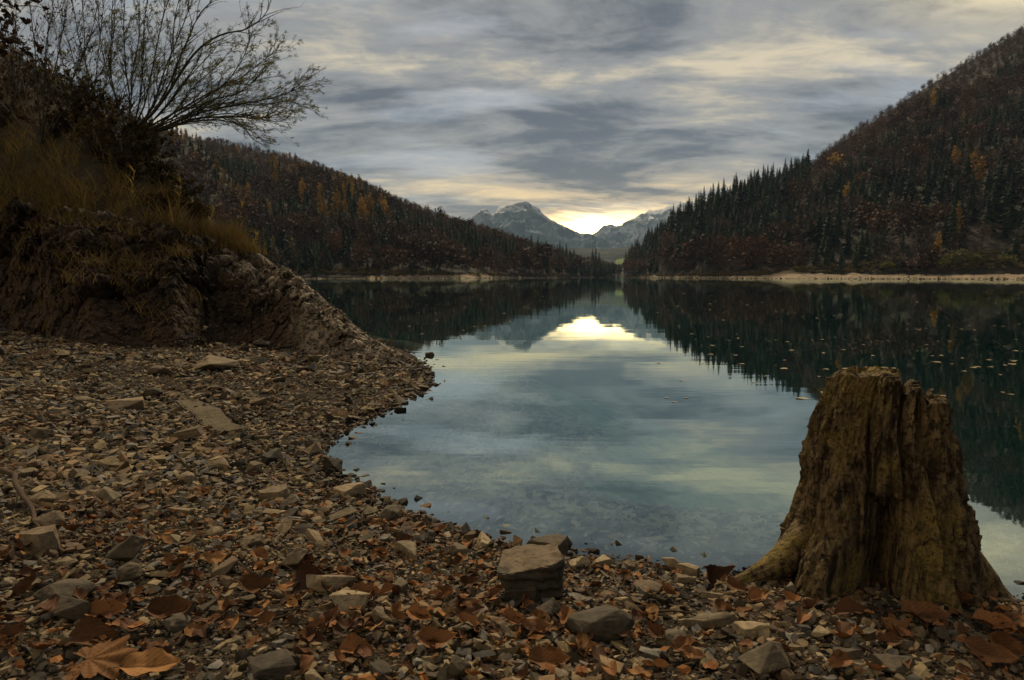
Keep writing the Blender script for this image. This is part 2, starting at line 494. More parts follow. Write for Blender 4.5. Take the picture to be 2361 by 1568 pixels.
def water_mat():
    m, nt, b = material('lake_water'); nt.n.remove(b)
    p = nt.pos()
    r1 = nt.noise(nt.mapping(p, (0.35, 1.5, 1)), 1.0, 3, 0.5)
    r2 = nt.noise(nt.mapping(p, (1.4, 5.5, 1)), 1.4, 2, 0.5)
    patch = nt.ss(nt.noise(nt.mapping(p, (0.05, 0.22, 1)), 1.0, 3, 0.5), 0.42, 0.62, 0.25, 1.0)
    h = nt.math('MULTIPLY', nt.math('ADD', r1, nt.math('MULTIPLY', r2, 0.25)), patch)
    nrm = nt.bump(h, 1.0, 0.0020)
    gl = nt.new('ShaderNodeBsdfGlossy'); gl.inputs['Roughness'].default_value = 0.0; nt.put(gl.inputs['Color'], (0.86, 1.0, 0.98)); nt.put(gl.inputs['Normal'], nrm)
    tr = nt.new('ShaderNodeBsdfTransparent'); nt.put(tr.inputs[0], (0.97, 0.99, 0.99))
    fr = nt.new('ShaderNodeFresnel'); fr.inputs[0].default_value = 1.42; nt.put(fr.inputs['Normal'], nrm)
    mx = nt.new('ShaderNodeMixShader'); nt.put(mx.inputs[0], nt.math('POWER', fr.outputs[0], 0.54))
    nt.l.new(tr.outputs[0], mx.inputs[1]); nt.l.new(gl.outputs[0], mx.inputs[2])
    out = nt.n['Material Output']; nt.l.new(mx.outputs[0], out.inputs[0])
    vs = nt.new('ShaderNodeVolumeScatter'); nt.put(vs.inputs['Color'], (0.10, 0.66, 0.70)); vs.inputs['Density'].default_value = 0.014
    va = nt.new('ShaderNodeVolumeAbsorption'); nt.put(va.inputs['Color'], (0.34, 0.84, 0.80)); va.inputs['Density'].default_value = 0.70
    ad = nt.new('ShaderNodeAddShader'); nt.l.new(vs.outputs[0], ad.inputs[0]); nt.l.new(va.outputs[0], ad.inputs[1])
    nt.l.new(ad.outputs[0], out.inputs[1])
    return m
M['water'] = water_mat()
bx0, bx1, by0, by1, bz0 = -900, 900, -60, 860, -8.0
V = [(bx0, by0, bz0), (bx1, by0, bz0), (bx1, by1, bz0), (bx0, by1, bz0), (bx0, by0, 0), (bx1, by0, 0), (bx1, by1, 0), (bx0, by1, 0)]
Fq = [(0, 3, 2, 1), (4, 5, 6, 7), (0, 1, 5, 4), (1, 2, 6, 5), (2, 3, 7, 6), (3, 0, 4, 7)]
o = link('water', np_mesh('water', V, Fq, M['water']))
tag(o, 'still clear lake mirroring the hills, mountains and cloudy sky', 'lake', kind='structure')

def base_limit(px):
    """image height where the beach gravel ends at the foot of the outcrop"""
    return interp(px, [-700, -300, 0, 100, 200, 300, 400, 500, 600, 700, 800, 900, 945], [735, 745, 757, 776, 798, 802, 806, 794, 794, 812, 828, 832, 834])
# ------------------------------------------------------------------ stones
def hull_tris(pts):
    bm = bmesh.new()
    for p in pts:
        bm.verts.new(p)
    r = bmesh.ops.convex_hull(bm, input=bm.verts)
    junk = list({g for g in r['geom_interior'] + r['geom_unused'] if isinstance(g, bmesh.types.BMVert)})
    bmesh.ops.delete(bm, geom=junk, context='VERTS')
    bmesh.ops.triangulate(bm, faces=bm.faces)
    bm.verts.index_update()
    V = np.array([v.co[:] for v in bm.verts]); Fa = np.array([[v.index for v in f.verts] for f in bm.faces])
    bm.free()
    return V, Fa

def stone_points(rng, n, kind):
    """angular stone in a unit box: x long, y wide, z thick"""
    if kind == 'slab':
        k = rng.integers(5, 8)
        a = np.sort(rng.uniform(0, 2 * math.pi, k)) if n > 8 else np.arange(k) / k * 6.28 + rng.uniform(-.3, .3, k)
        r = rng.uniform(0.36, 0.5, k)
        lo = np.stack([r * np.cos(a), r * np.sin(a), np.full(k, -0.5) + rng.uniform(-.1, .1, k)], -1)
        hi = lo * np.array([0.93, 0.93, -1]) * rng.uniform(0.85, 1.05, (k, 1)); hi[:, 2] = 0.5 + rng.uniform(-.22, .12, k)
        return np.vstack([lo, hi])
    if kind == 'wedge':
        p = rng.uniform(-0.5, 0.5, (n, 3)); p[:, 2] *= (0.35 + 0.65 * (p[:, 0] + 0.5)); p[0] = (0.1, 0, 0.6)
        return p
    if kind == 'round':
        p = rng.normal(size=(n, 3)); p /= np.linalg.norm(p, axis=1, keepdims=True)
        return p * 0.5
    p = rng.uniform(-0.5, 0.5, (n, 3))
    p *= (0.5 / np.maximum(np.max(np.abs(p), axis=1, keepdims=True), 0.30))
    return p * rng.uniform(0.82, 1.0, (n, 1))

def stone_mesh(name, pts, mat, dims, sub=3, rough=0.012, seed=0, layers=0.0):
    """one detailed stone: hull of the points, cut up and roughened so edges chip and faces ripple"""
    bm = bmesh.new()
    for p in pts:
        bm.verts.new(np.asarray(p) * dims)
    r = bmesh.ops.convex_hull(bm, input=bm.verts)
    junk = list({g for g in r['geom_interior'] + r['geom_unused'] if isinstance(g, bmesh.types.BMVert)})
    bmesh.ops.delete(bm, geom=junk, context='VERTS')
    size = float(max(dims))
    bmesh.ops.bevel(bm, geom=bm.edges[:], offset=size * 0.018, segments=1, affect='EDGES', clamp_overlap=True)
    bmesh.ops.triangulate(bm, faces=bm.faces)
    for _ in range(sub):
        bmesh.ops.subdivide_edges(bm, edges=[e for e in bm.edges if e.calc_length() > size * 0.07], cuts=1)
        bmesh.ops.triangulate(bm, faces=bm.faces)
    bm.normal_update()
    co = np.array([v.co[:] for v in bm.verts]); no = np.array([v.normal[:] for v in bm.verts])
    q = co / size * 5 + seed * 9.7
    d = fbm(q, 4, seed) * 1.0 + 0.7 * fbm(q * np.array([1, 1, 4.0]), 3, seed + 5)
    if layers:
        zz = co[:, 2] / dims[2] * 4 + 0.6 * fbm(q * 0.5, 2, seed)
        d = d + layers * (np.abs((zz % 1) - 0.5) * 2 - 0.5)
    co = co + no * (d * rough * size)[:, None]
    for v, c in zip(bm.verts, co):
        v.co = c
    me = bpy.data.meshes.new(name); bm.to_mesh(me); bm.free()
    me.materials.append(mat)
    return me

srng = np.random.default_rng(5)
KINDS = ['block', 'slab', 'wedge', 'round']
DIMS = {'block': (1, .8, .62), 'slab': (1, .72, .24), 'wedge': (1, .66, .5), 'round': (1, .78, .58)}
STONES = {}
for k in KINDS:
    for c in ('grey', 'pale', 'dark', 'brown'):
        STONES[k, c] = [stone_mesh('stone', stone_points(srng, 13 if k != 'round' else 34, k), M['stone_' + c], np.array(DIMS[k]) * srng.uniform(.85, 1.15, 3), 3, 0.02, int(srng.integers(99)), 0.3 if k == 'slab' else 0) for _ in range(3)]

def place_stone(P, size, kind, colour, label, group=None, rz=None, tilt=0.2, sink=0.25, var=None, sc=(1, 1, 1), name='stone'):
    me = STONES[kind, colour][random.randrange(3) if var is None else var]
    o = link(name, me)
    o.rotation_euler = (random.uniform(-tilt, tilt), random.uniform(-tilt, tilt), random.uniform(0, 6.28) if rz is None else rz)
    o.scale = (size * sc[0], size * sc[1], size * sc[2])
    h = DIMS[kind][2] * size * sc[2]
    o.location = (P[0], P[1], P[2] + h * (0.5 - sink))
    tag(o, label, 'stone', group)
    return o

def depth_of(P):
    return float((np.asarray(P) - CAM) @ _F)

BIG = []          # keep-out discs (x, y, r) for the loose stones
def stone_px(px, py, wpx, kind, colour, label, hfac=1.0, rz=None, tilt=0.12, sink=0.2, var=None, dfac=1.0):
    P = on_ground(px, py)
    size = wpx * depth_of(P) / FPX
    P[1] += size * 0.3
    P[2] = gz(P[0], P[1])
    BIG.append((P[0], P[1], size * 0.5))
    return place_stone(P, size, kind, colour, label, 'large stones on the near beach', rz, tilt, sink, var, (1, dfac, hfac))

# the big flat-topped block in front of the water
def block_stone():
    P = on_ground(1226, 1392)
    w = 158 * depth_of(P) / FPX; P[1] += w * 0.36
    top = [(-.54, -.30, .36), (-.36, -.46, .40), (-.02, -.38, .52), (.28, -.42, .58), (.47, -.16, .62), (.42, .36, .70), (-.05, .44, .60), (-.46, .32, .48)]
    bot = [(-.28, -.30, -.36), (.06, -.34, -.42), (.46, -.22, -.40), (.48, .3, -.4), (-.2, .34, -.4), (-.47, -.3, .12)]
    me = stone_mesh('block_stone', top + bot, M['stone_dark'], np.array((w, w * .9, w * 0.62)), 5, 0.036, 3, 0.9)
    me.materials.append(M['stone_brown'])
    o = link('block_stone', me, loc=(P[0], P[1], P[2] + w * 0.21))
    tag(o, 'big dark block of stone with a flat top coloured as lit, narrower at its foot', 'stone')
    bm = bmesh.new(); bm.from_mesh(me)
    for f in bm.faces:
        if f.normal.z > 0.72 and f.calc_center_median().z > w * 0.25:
            f.material_index = 1 if f.normal.z > 0.8 else 0  # up-facing faces take a paler stone: light on the top, put in as colour
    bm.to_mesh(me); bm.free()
    lp = [(-.5, -.4, -.5), (.4, -.5, -.5), (.5, .4, -.5), (-.4, .5, -.5), (-.5, -.4, .35), (.38, -.46, .5), (.46, .4, .5), (-.38, .46, .3)]
    lg = link('ledge', stone_mesh('ledge', lp, M['stone_dark'], np.array((w * .52, w * .2, w * .24)), 3, 0.03, 8, 0.3), o)
    lg.location = (-w * 0.14, -w * 0.36, -w * 0.08)
    BIG.append((P[0], P[1], w * 0.5))
block_stone()

stone_px(1203, 1296, 100, 'slab', 'pale', 'pale flat slab lying just behind the big flat-topped block', 1.0, 0.1, 0.08, 0.1, 0)
stone_px(1268, 1286, 118, 'slab', 'dark', 'dark flat stone at the waterline behind the big flat-topped block', 1.25, 0.2, 0.1, 0.05, 1)
stone_px(800, 1154, 100, 'slab', 'pale', 'tan flat-topped slab at the water edge, the largest where the bay bends', 1.15, 0.5, 0.12, 0.1, 2)
stone_px(790, 1206, 78, 'wedge', 'grey', 'grey angular stone just below the tan slab at the water edge', 0.8, 0.4, 0.12, 0.15, 0)
stone_px(846, 1196, 66, 'wedge', 'grey', 'grey wedge stone touching the water beside the tan slab', 0.8, 2.0, 0.12, 0.15, 1)
stone_px(898, 1204, 72, 'round', 'dark', 'dark rounded stone at the waterline past the tan slab', 0.9, 0.7, 0.15, 0.15, 0)
stone_px(764, 1090, 52, 'block', 'dark', 'dark wet block standing in the water at the inner bend of the bay', 1.1, 0.3, 0.2, 0.1, 2)
stone_px(1030, 1236, 66, 'wedge', 'dark', 'dark pointed stone on the waterline left of the flat slab', 0.8, 0.9, 0.15, 0.15, 0)
stone_px(1046, 1288, 58, 'block', 'grey', 'grey block on the gravel left of the big flat-topped block', 0.9, 0.3, 0.2, 0.15, 1)
stone_px(930, 1296, 100, 'slab', 'grey', 'grey flat stone beside the brown leaves, left of the block stone', 1.4, 2.6, 0.25, 0.15, 2)
stone_px(410, 1026, 116, 'slab', 'grey', 'large tilted grey slab casting a dark shadow in the middle of the gravel', 0.75, -0.5, 0.2, -0.5, 1, 0.85)
stone_px(620, 1158, 104, 'slab', 'brown', 'broad brown flat stone in the gravel left of the bay', 1.3, -0.2, 0.12, 0.2, 1)
stone_px(668, 1170, 60, 'wedge', 'grey', 'grey tilted wedge leaning on the broad brown flat stone', 0.9, 0.9, 0.2, 0.2, 2)
stone_px(425, 1122, 48, 'round', 'brown', 'brown egg-shaped stone standing up in the gravel', 1.3, 1.2, 0.3, 0.15, 1)
stone_px(492, 1088, 92, 'wedge', 'brown', 'brown humped stone below the long mossy slab', 0.7, 0.2, 0.1, 0.2, 0)
stone_px(575, 1096, 48, 'block', 'grey', 'small square grey block right of the humped brown stone', 1.0, 0.4, 0.1, 0.1, 1)
stone_px(275, 948, 80, 'block', 'brown', 'brown blocky stone half buried in the upper gravel', 0.8, 0.5, 0.1, 0.25, 2)
stone_px(345, 918, 46, 'round', 'grey', 'rounded grey stone in the upper gravel below the outcrop', 1.0, 0.2, 0.2, 0.2, 2)
stone_px(475, 862, 130, 'wedge', 'brown', 'broad brown stone at the foot of the rock outcrop', 0.55, 3.2, 0.05, 0.15, 1)
stone_px(358, 866, 52, 'round', 'brown', 'rounded brown stone under the dark earth slope', 0.8, 0.2, 0.2, 0.2, 1)
stone_px(592, 806, 44, 'wedge', 'dark', 'dark split stone leaning against the foot of the outcrop', 1.2, 0.4, 0.1, 0.1, 2)
stone_px(282, 1312, 104, 'wedge', 'grey', 'pyramid-shaped grey stone among the brown leaves', 1.3, 0.2, 0.1, 0.1, 2)
stone_px(155, 1440, 82, 'block', 'dark', 'dark cube-shaped stone near the big brown leaves', 1.25, 0.1, 0.08, 0.12, 1)
stone_px(95, 1228, 120, 'wedge', 'brown', 'brown weathered stone beside the driftwood branch', 0.8, -0.5, 0.1, 0.15, 0)
stone_px(60, 1285, 150, 'slab', 'brown', 'long brown sloping slab below the driftwood branch', 1.6, -0.4, 0.2, 0.15, 1, 0.7)
stone_px(395, 1462, 76, 'round', 'dark', 'dark rounded stone between the curled leaves', 0.9, 0.6, 0.1, 0.2, 2)
stone_px(120, 1400, 150, 'round', 'dark', 'broad dark boulder half buried behind the cube-shaped stone', 0.7, 0.4, 0.1, 0.3, 0)
stone_px(748, 1372, 118, 'block', 'brown', 'brown boulder with flat top beside the large dark curled leaf', 0.8, 0.5, 0.1, 0.15, 0)
stone_px(1273, 1440, 92, 'wedge', 'grey', 'grey upright wedge in front of the big flat-topped block', 1.1, 0.6, 0.1, 0.12, 1)
stone_px(1392, 1492, 185, 'round', 'dark', 'long dark low boulder in front of the block stone', 0.75, 0.1, 0.05, 0.15, 1, 0.7)
stone_px(1340, 1318, 70, 'wedge', 'pale', 'pale wedge stone at the waterline right of the block stone', 0.9, 0.4, 0.1, 0.15, 0)
stone_px(1385, 1312, 56, 'block', 'pale', 'small pale block at the waterline right of the pale wedge', 0.9, 0.6, 0.1, 0.15, 2)
stone_px(1452, 1316, 40, 'round', 'brown', 'small brown rounded stone on the waterline before the stump', 1.0, 0.6, 0.1, 0.15, 2)
stone_px(1548, 1318, 66, 'block', 'pale', 'pale angular stone at the water edge, left of the stump', 0.95, 0.3, 0.2, 0.1, 1)
stone_px(1592, 1334, 70, 'slab', 'pale', 'pale tilted slab nearest the long left root of the stump', 1.6, -0.5, 0.2, 0.1, 0)
stone_px(1580, 1352, 62, 'slab', 'pale', 'small pale slab below the tilted slab by the root', 1.4, -0.5, 0.2, 0.15, 2)
stone_px(1500, 1372, 90, 'round', 'brown', 'low brown stone in the gravel between block stone and stump', 0.6, 0.2, 0.1, 0.3, 1)
stone_px(2222, 1386, 90, 'slab', 'grey', 'grey flat stone leaning at the right foot of the stump', 1.8, 0.9, 0.3, 0.1, 0)
stone_px(2278, 1372, 70, 'slab', 'grey', 'grey flat stone on the right root of the stump', 1.6, -0.4, 0.25, 0.0, 1)
stone_px(1745, 1482, 108, 'slab', 'pale', 'pale flat pointed stone in front of the stump', 1.2, -0.2, 0.1, 0.15, 2)
stone_px(1640, 1460, 150, 'slab', 'grey', 'long thin grey slab in front of the stump', 0.8, 0.05, 0.06, 0.15, 0, 0.4)
stone_px(1560, 1500, 100, 'round', 'dark', 'dark rounded stone left of the pale pointed stone', 0.8, 0.4, 0.1, 0.25, 0)
stone_px(1790, 1568, 150, 'wedge', 'grey', 'large grey stone at the bottom edge below the stump', 0.9, 0.3, 0.1, 0.2, 2)
stone_px(1640, 1548, 80, 'wedge', 'grey', 'mid-sized grey stone by the brown leaf on the bottom edge', 0.9, 1.3, 0.1, 0.2, 1)
stone_px(2080, 1560, 90, 'block', 'dark', 'dark block at the bottom edge right of the stump', 0.9, 0.2, 0.1, 0.25, 1)
stone_px(620, 1568, 140, 'round', 'dark', 'dark mossy stone at the very bottom edge', 0.7, 0.2, 0.1, 0.3, 1)
stone_px(990, 826, 24, 'round', 'dark', 'small dark stone standing in the water off the point', 1.2, 0.2, 0.1, 0.1, 1)
stone_px(1020, 822, 22, 'slab', 'pale', 'small pale stone breaking the water farthest off the point', 1.5, 0.2, 0.1, 0.1, 1)
stone_px(990, 868, 24, 'block', 'dark', 'little dark block in the water by the gravel spit', 0.9, 0.2, 0.1, 0.1, 1)
stone_px(974, 912, 22, 'wedge', 'dark', 'little dark wedge in the water at the spit', 0.6, 0.2, 0.1, 0.1, 1)
stone_px(876, 790, 22, 'block', 'pale', 'small pale stone on the tip of the outcrop by the water', 0.9, 0.2, 0.1, 0.0, 1)

def slab_long():
    a = on_ground(392, 905); b = on_ground(545, 1008)
    c = (a + b) / 2; L = float(np.linalg.norm(b[:2] - a[:2])) * 1.02
    pts = [(-.5, -.2, -.5), (.42, -.5, -.5), (.5, .3, -.5), (-.46, .3, -.5), (-.48, -.2, .3), (-.1, -.44, .4), (.42, -.5, .55), (.5, .28, .5), (.1, .46, .4), (-.44, .26, .2)]
    me = stone_mesh('long_slab', pts, M['mossy'], np.array((L, L * .125, L * .05)), 5, 0.024, 21, 0.8)
    o = link('long_slab', me, loc=(c[0], c[1], c[2] - L * 0.004))
    o.rotation_euler = (0.12, math.atan2(a[2] - b[2], L), math.atan2(b[1] - a[1], b[0] - a[0]))
    tag(o, 'long narrow mossy slab lying slantwise on the gravel beside the tilted grey slab', 'stone slab')
    for t in (-.4, -.2, 0, .2, .4):
        BIG.append((c[0] + (b[0] - a[0]) * t, c[1] + (b[1] - a[1]) * t, L * .1))
M['mossy'] = rock_mat('mossy_slab', (0.022, 0.017, 0.009), (0.11, 0.085, 0.04), (0.06, 0.043, 0.018), 22, 0.012)
slab_long()

# driftwood branch at the left edge
M['wood'] = rock_mat('driftwood', (0.014, 0.009, 0.006), (0.075, 0.045, 0.025), (0.04, 0.024, 0.013), 34, 0.014)
tb = Tubes()
pa, pb = on_ground(-30, 1110, 0.08), on_ground(132, 1272, 0.01)
ts = np.linspace(0, 1, 14)[:, None]
pp = pa + (pb - pa) * ts + 0.05 * np.stack([fbm(xyz(ts[:, 0] * 4, k * 7.0), 3, 4) for k in range(3)], -1)
tb.add(pp, 0.013, 0.005, 7)
m_ = len(pp) // 2
tb.add(np.linspace(pp[m_], pp[m_] + np.array([.13, .02, -.06]), 5), 0.012, 0.005, 5)
o = link('driftwood_branch', tb.mesh('driftwood_branch', M['wood']))
tag(o, 'reddish brown driftwood branch slanting down at the left edge', 'branch')

# loose stones of the beach, each an object of its own: the ones that show largest
def in_big(x, y, r):
    return any((x - a) ** 2 + (y - b) ** 2 < (c + r * 0.6) ** 2 for a, b, c in BIG)

STUMP_C = at_z(2010, 1350, 0.1); STUMP_C[1] += 0.12
BIG.append((STUMP_C[0], STUMP_C[1], 0.30))
def zone(px, py, P):
    if math.hypot(P[0] - STUMP_C[0], P[1] - STUMP_C[1]) < 0.85: return 'by the foot of the tree stump'
    s = sdist(P[0], P[1])
    if s < 0.28: return 'along the waterline of the bay' if py > 930 else 'along the waterline of the spit'
    if py < 960: return 'on the upper gravel below the outcrop'
    if py > 1430: return 'in the nearest gravel of the beach'
    if px < 420: return 'on the left side of the beach among leaves' if py > 1200 else 'on the left side of the beach'
    if px > 950: return 'between the block stone and the stump' if px > 1300 else 'on the gravel around the block stone'
    return 'in the middle of the gravel beach'
WORD = {'block': 'blocky', 'slab': 'flat', 'wedge': 'pointed', 'round': 'rounded'}
CW = {'grey': 'grey', 'pale': 'pale', 'dark': 'dark', 'brown': 'brown'}
n = 0
for _ in range(6000):
    px, py = random.uniform(-60, 2420), random.uniform(815, 1600) ** 1.0
    if random.random() > ((py - 600) / 950) ** 0.7: continue
    P = on_ground(px, py)
    if sdist(P[0], P[1]) < 0.02 or py < base_limit(px) + 12: continue
    wpx = 30 + 58 * random.random() ** 2.0
    if py < 1000: wpx *= 0.7
    size = wpx * depth_of(P) / FPX
    if in_big(P[0], P[1], size): continue
    kind = random.choices(KINDS, (1.4, 7, 3.2, .7))[0]; colr = random.choices(('grey', 'pale', 'dark', 'brown'), (4, 3, 2.4, 2.4))[0]
    place_stone(P, size, kind, colr, '%s %s stone lying loose %s' % (CW[colr], WORD[kind], zone(px, py, P)), 'loose stones of the near beach', None, 0.45, 0.2,
                None, (1, random.uniform(.7, 1.1), random.uniform(.8, 1.25)))
    BIG.append((P[0], P[1], size * 0.42)); n += 1
    if n >= 245: break

# gravel: everything smaller, as one mass
def gravel():
    rng = np.random.default_rng(23)
    var = []
    for k in range(16):
        kd = ('block', 'slab', 'slab', 'wedge')[k % 4]
        v, f = hull_tris(stone_points(rng, 9 if kd != 'slab' else 7, kd) * np.array(DIMS[kd]))
        var.append((v, f, np.zeros(len(v))))
    pos, size = [], []
    for (y0, y1, s0, s1, n, smin) in ((1.0, 2.7, .007, .024, 26000, -.06), (1.1, 3.2, .024, .066, 9500, -.06), (2.0, 4.2, .012, .035, 20000, -.06), (2.4, 5.0, .032, .088, 9500, -.06), (3.6, 7.2, .022, .060, 15000, -.08), (4.5, 8, .05, .125, 4600, -.05), (6.0, 10.5, .035, .085, 8000, -.1),
                                (1.8, 6.0, .035, .10, 5200, -1.6), (5.0, 9.0, .05, .13, 1500, -1.4)):
        y = rng.uniform(y0, y1, n * 2); x = rng.uniform(-1, 1, n * 2) * (0.92 * y + 0.5)
        s = shore_dist(x, y)
        if smin < -1: ok = (s < -0.10) & (s > smin)
        else: ok = s > smin
        x, y, s = x[ok][:n], y[ok][:n], s[ok][:n]
        sz = s0 + (s1 - s0) * rng.uniform(0, 1, len(x)) ** 2.4
        if smin > -1:
            patchy = fbm(xyz(x * 1.3, y * 1.3), 3, 40)
            sz = sz * (1 + 0.5 * patchy)
        pos.append(np.stack([x, y, ground_z(x, y) + sz * 0.10], -1)); size.append(sz)
    pos = np.concatenate(pos); size = np.concatenate(size); n = len(pos)
    rot = rot_z(rng.uniform(0, 6.28, n)) @ rot_x(rng.normal(0, 0.42, n)) @ rot_z(rng.uniform(0, 6.28, n))
    scl = size[:, None] * np.stack([np.ones(n), rng.uniform(.6, 1.0, n), rng.uniform(.5, 1.15, n)], -1)
    vid, tint = rng.integers(0, 16, n), rng.uniform(0, 1, n) ** 1.25
    wet = pos[:, 2] < -0.012
    tint = tint - 0.55 * np.exp(-np.maximum(pos[:, 2], 0) / 0.016)
    for name, sel, mat, lab in (('gravel', ~wet, 'gravel', 'small sharp grey-brown gravel covering the beach'), ('lake_pebbles', wet, 'wet_gravel', 'dark wet pebbles under the clear shallow water')):
        V, Fa, T = scatter(var, pos[sel], rot[sel], scl[sel], vid[sel], tint[sel])
        o = link(name, np_mesh(name, V, Fa, M[mat], False, T))
        tag(o, lab, 'gravel', kind='stuff')
gravel()

# ------------------------------------------------------------------ fallen leaves
def leaf_mat(name, a, bcol):
    m, nt, b = material(name, 0.12)
    uv = nt.new('ShaderNodeUVMap').outputs[0]
    sp = nt.new('ShaderNodeSeparateXYZ'); nt.put(sp.inputs[0], uv)
    u, v = sp.outputs[0], sp.outputs[1]
    side = nt.math('ABSOLUTE', nt.math('SUBTRACT', v, 0.5))
    w = nt.math('FRACT', nt.math('SUBTRACT', nt.math('MULTIPLY', u, 9.0), nt.math('MULTIPLY', side, 7.0)))
    vein = nt.math('MAXIMUM', nt.ss(nt.math('ABSOLUTE', nt.math('SUBTRACT', w, 0.5)), 0.10, 0.0), nt.ss(side, 0.045, 0.015))
    n1 = nt.noise(nt.pos(), 22, 6, 0.6)
    k = nt.math('ADD', nt.math('MULTIPLY', n1, 0.7), nt.math('MULTIPLY', nt.rnd(), 0.5))
    c = nt.mix(nt.ss(k, 0.3, 0.85), a, bcol)
    c = nt.mix(nt.ss(nt.noise(nt.pos(), 60, 4, 0.6), 0.56, 0.68, 0, 0.7), c, (0.03, 0.015, 0.008))
    c = nt.mix(nt.math('MULTIPLY', vein, 0.35), c, tuple(q * 0.4 for q in a))
    nt.put(b.inputs['Base Color'], c); b.inputs['Roughness'].default_value = 0.75
    nt.put(b.inputs['Normal'], nt.bump(nt.math('ADD', vein, nt.math('MULTIPLY', n1, 0.6)), 0.6, 0.0016))
    return m
M['leaf_russet'] = leaf_mat('leaf_russet', (0.060, 0.027, 0.011), (0.19, 0.083, 0.031))
M['leaf_ochre'] = leaf_mat('leaf_ochre', (0.11, 0.05, 0.017), (0.25, 0.125, 0.044))
M['leaf_dark'] = leaf_mat('leaf_dark', (0.035, 0.016, 0.009), (0.095, 0.042, 0.02))

def leaf_mesh(rng, mat, lobed=False):
    nu, nv = 15, 9
    u = np.linspace(0, 1, nu)[:, None]; v = np.linspace(-1, 1, nv)[None, :]
    w = 0.30 * np.sin(np.pi * u ** 0.82) ** 0.8 * (1 - 0.25 * u) + 0.004
    if lobed:
        w = w * (1.25 + 0.45 * np.abs(np.sin(u * math.pi * 3.0)))
    w = w * (1 + 0.05 * np.sin(u * 46 + rng.uniform(0, 6)))
    bend = rng.uniform(-0.7, 1.5); fold = rng.uniform(-0.2, 0.9); twist = rng.uniform(-0.9, 0.9); cup = rng.uniform(-.5, .8)
    x = u - 0.5 + 0 * v; y = w * v; ay = np.abs(v) * w
    z = bend * (u - 0.5) ** 2 + fold * ay + cup * ay ** 2 * 3 + 0.045 * np.sin(u * 13 + v * 3 + rng.uniform(0, 6)) * np.abs(v) ** 1.5
    ph = twist * (u - 0.5)
    y2 = y * np.cos(ph) - z * np.sin(ph) * 0.6; z2 = z + y * np.sin(ph)
    V = np.stack([x, y2 + 0 * x, z2 + 0 * x], -1).reshape(-1, 3)
    V = V + 0.012 * np.stack([0 * V[:, 0], 0 * V[:, 0], fbm(V * 7 + rng.uniform(0, 50), 3, 2)], -1)
    UV = np.stack([u + 0 * v, v * 0.5 + 0.5 + 0 * u], -1).reshape(-1, 2)
    Fq = grid_faces(nu, nv)
    # stalk: a thin three-sided tail, bent
    t = np.linspace(0, 1, 5)
    k0 = V[nv // 2]
    sp = np.stack([k0[0] - 0.26 * t, k0[1] + 0.05 * t * rng.uniform(-1, 1), k0[2] + rng.uniform(-.12, .16) * t ** 2], -1)
    tb = Tubes(); tb.add(sp, 0.011, 0.008, 4)
    sv = tb.V[0]; sf = tb.F[0] + len(V)
    return np_mesh('fallen_leaf', np.vstack([V, sv]), np.vstack([Fq, sf]), mat, True, None, np.vstack([UV, np.tile([[0.0, 0.5]], (len(sv), 1))]))

lrng = np.random.default_rng(31)
LEAVES = {c: [leaf_mesh(lrng, M['leaf_' + c]) for _ in range(6)] for c in ('russet', 'ochre', 'dark')}

def place_leaf(P, size, colr, label, rz=None, tilt=0.35, lift=0.012, var=None, me=None, group='fallen leaves on the near beach', rx=None, ry=None):
    o = link('fallen_leaf', me or LEAVES[colr][random.randrange(6) if var is None else var])
    o.rotation_euler = (random.uniform(-tilt, tilt) if rx is None else rx, random.uniform(-tilt, tilt) if ry is None else ry, random.uniform(0, 6.28) if rz is None else rz)
    o.scale = (size, size, size); o.location = (P[0], P[1], P[2] + lift)
    return tag(o, label, 'leaf', group)

def leaf_px(px, py, wpx, colr, label, rz=0.0, rx=0.35, ry=0.0, var=None, lift=0.02):
    P = on_ground(px, py)
    return place_leaf(P, 0.84 * wpx * depth_of(P) / FPX, colr, label, rz, 0, lift, var, None, 'fallen leaves on the near beach', rx, ry)

def big_maple():
    """broad lobed leaf lying flat at the bottom left corner"""
    P = on_ground(205, 1556); s = 165 * depth_of(P) / FPX
    lob = [(0.0, 1.0), (0.62, 0.92), (1.2, 0.72), (2.0, 0.5)]
    nA, nr = 97, 9
    a = np.linspace(-2.6, 2.6, nA)
    rad = np.zeros(nA)
    for c, h in lob:
        for sgn in (1, -1):
            rad = np.maximum(rad, h * np.clip(1 - (np.abs(a - sgn * c) / 0.62) ** 1.7, 0, 1))
    rad = np.maximum(rad, 0.56 - 0.06 * np.abs(a)) + 0.018 * np.sin(a * 40) + 0.03 * np.sin(a * 17 + 1)
    rr = np.linspace(0.02, 1, nr)[:, None] * rad[None]
    x = rr * np.cos(a)[None] * 0.62; y = rr * np.sin(a)[None] * 0.62
    z = 0.10 * (rr ** 2) * np.sin(a * 3.0)[None] + 0.03 * np.cos(a * 12)[None] * rr
    V = np.stack([x, y, z], -1).reshape(-1, 3)
    UV = np.stack([rr * 0.9, 0.5 + 0.16 * np.sin(a * 5)[None] * rr + 0.1], -1).reshape(-1, 2)
    me = np_mesh('fallen_leaf', V, grid_faces(nr, nA), M['leaf_ochre'], True, None, UV)
    place_leaf(P, s, 'ochre', 'large pale brown lobed leaf lying flat at the bottom left corner', 0.25, 0, 0.035, None, me, None, 0.18, 0.0)
big_maple()
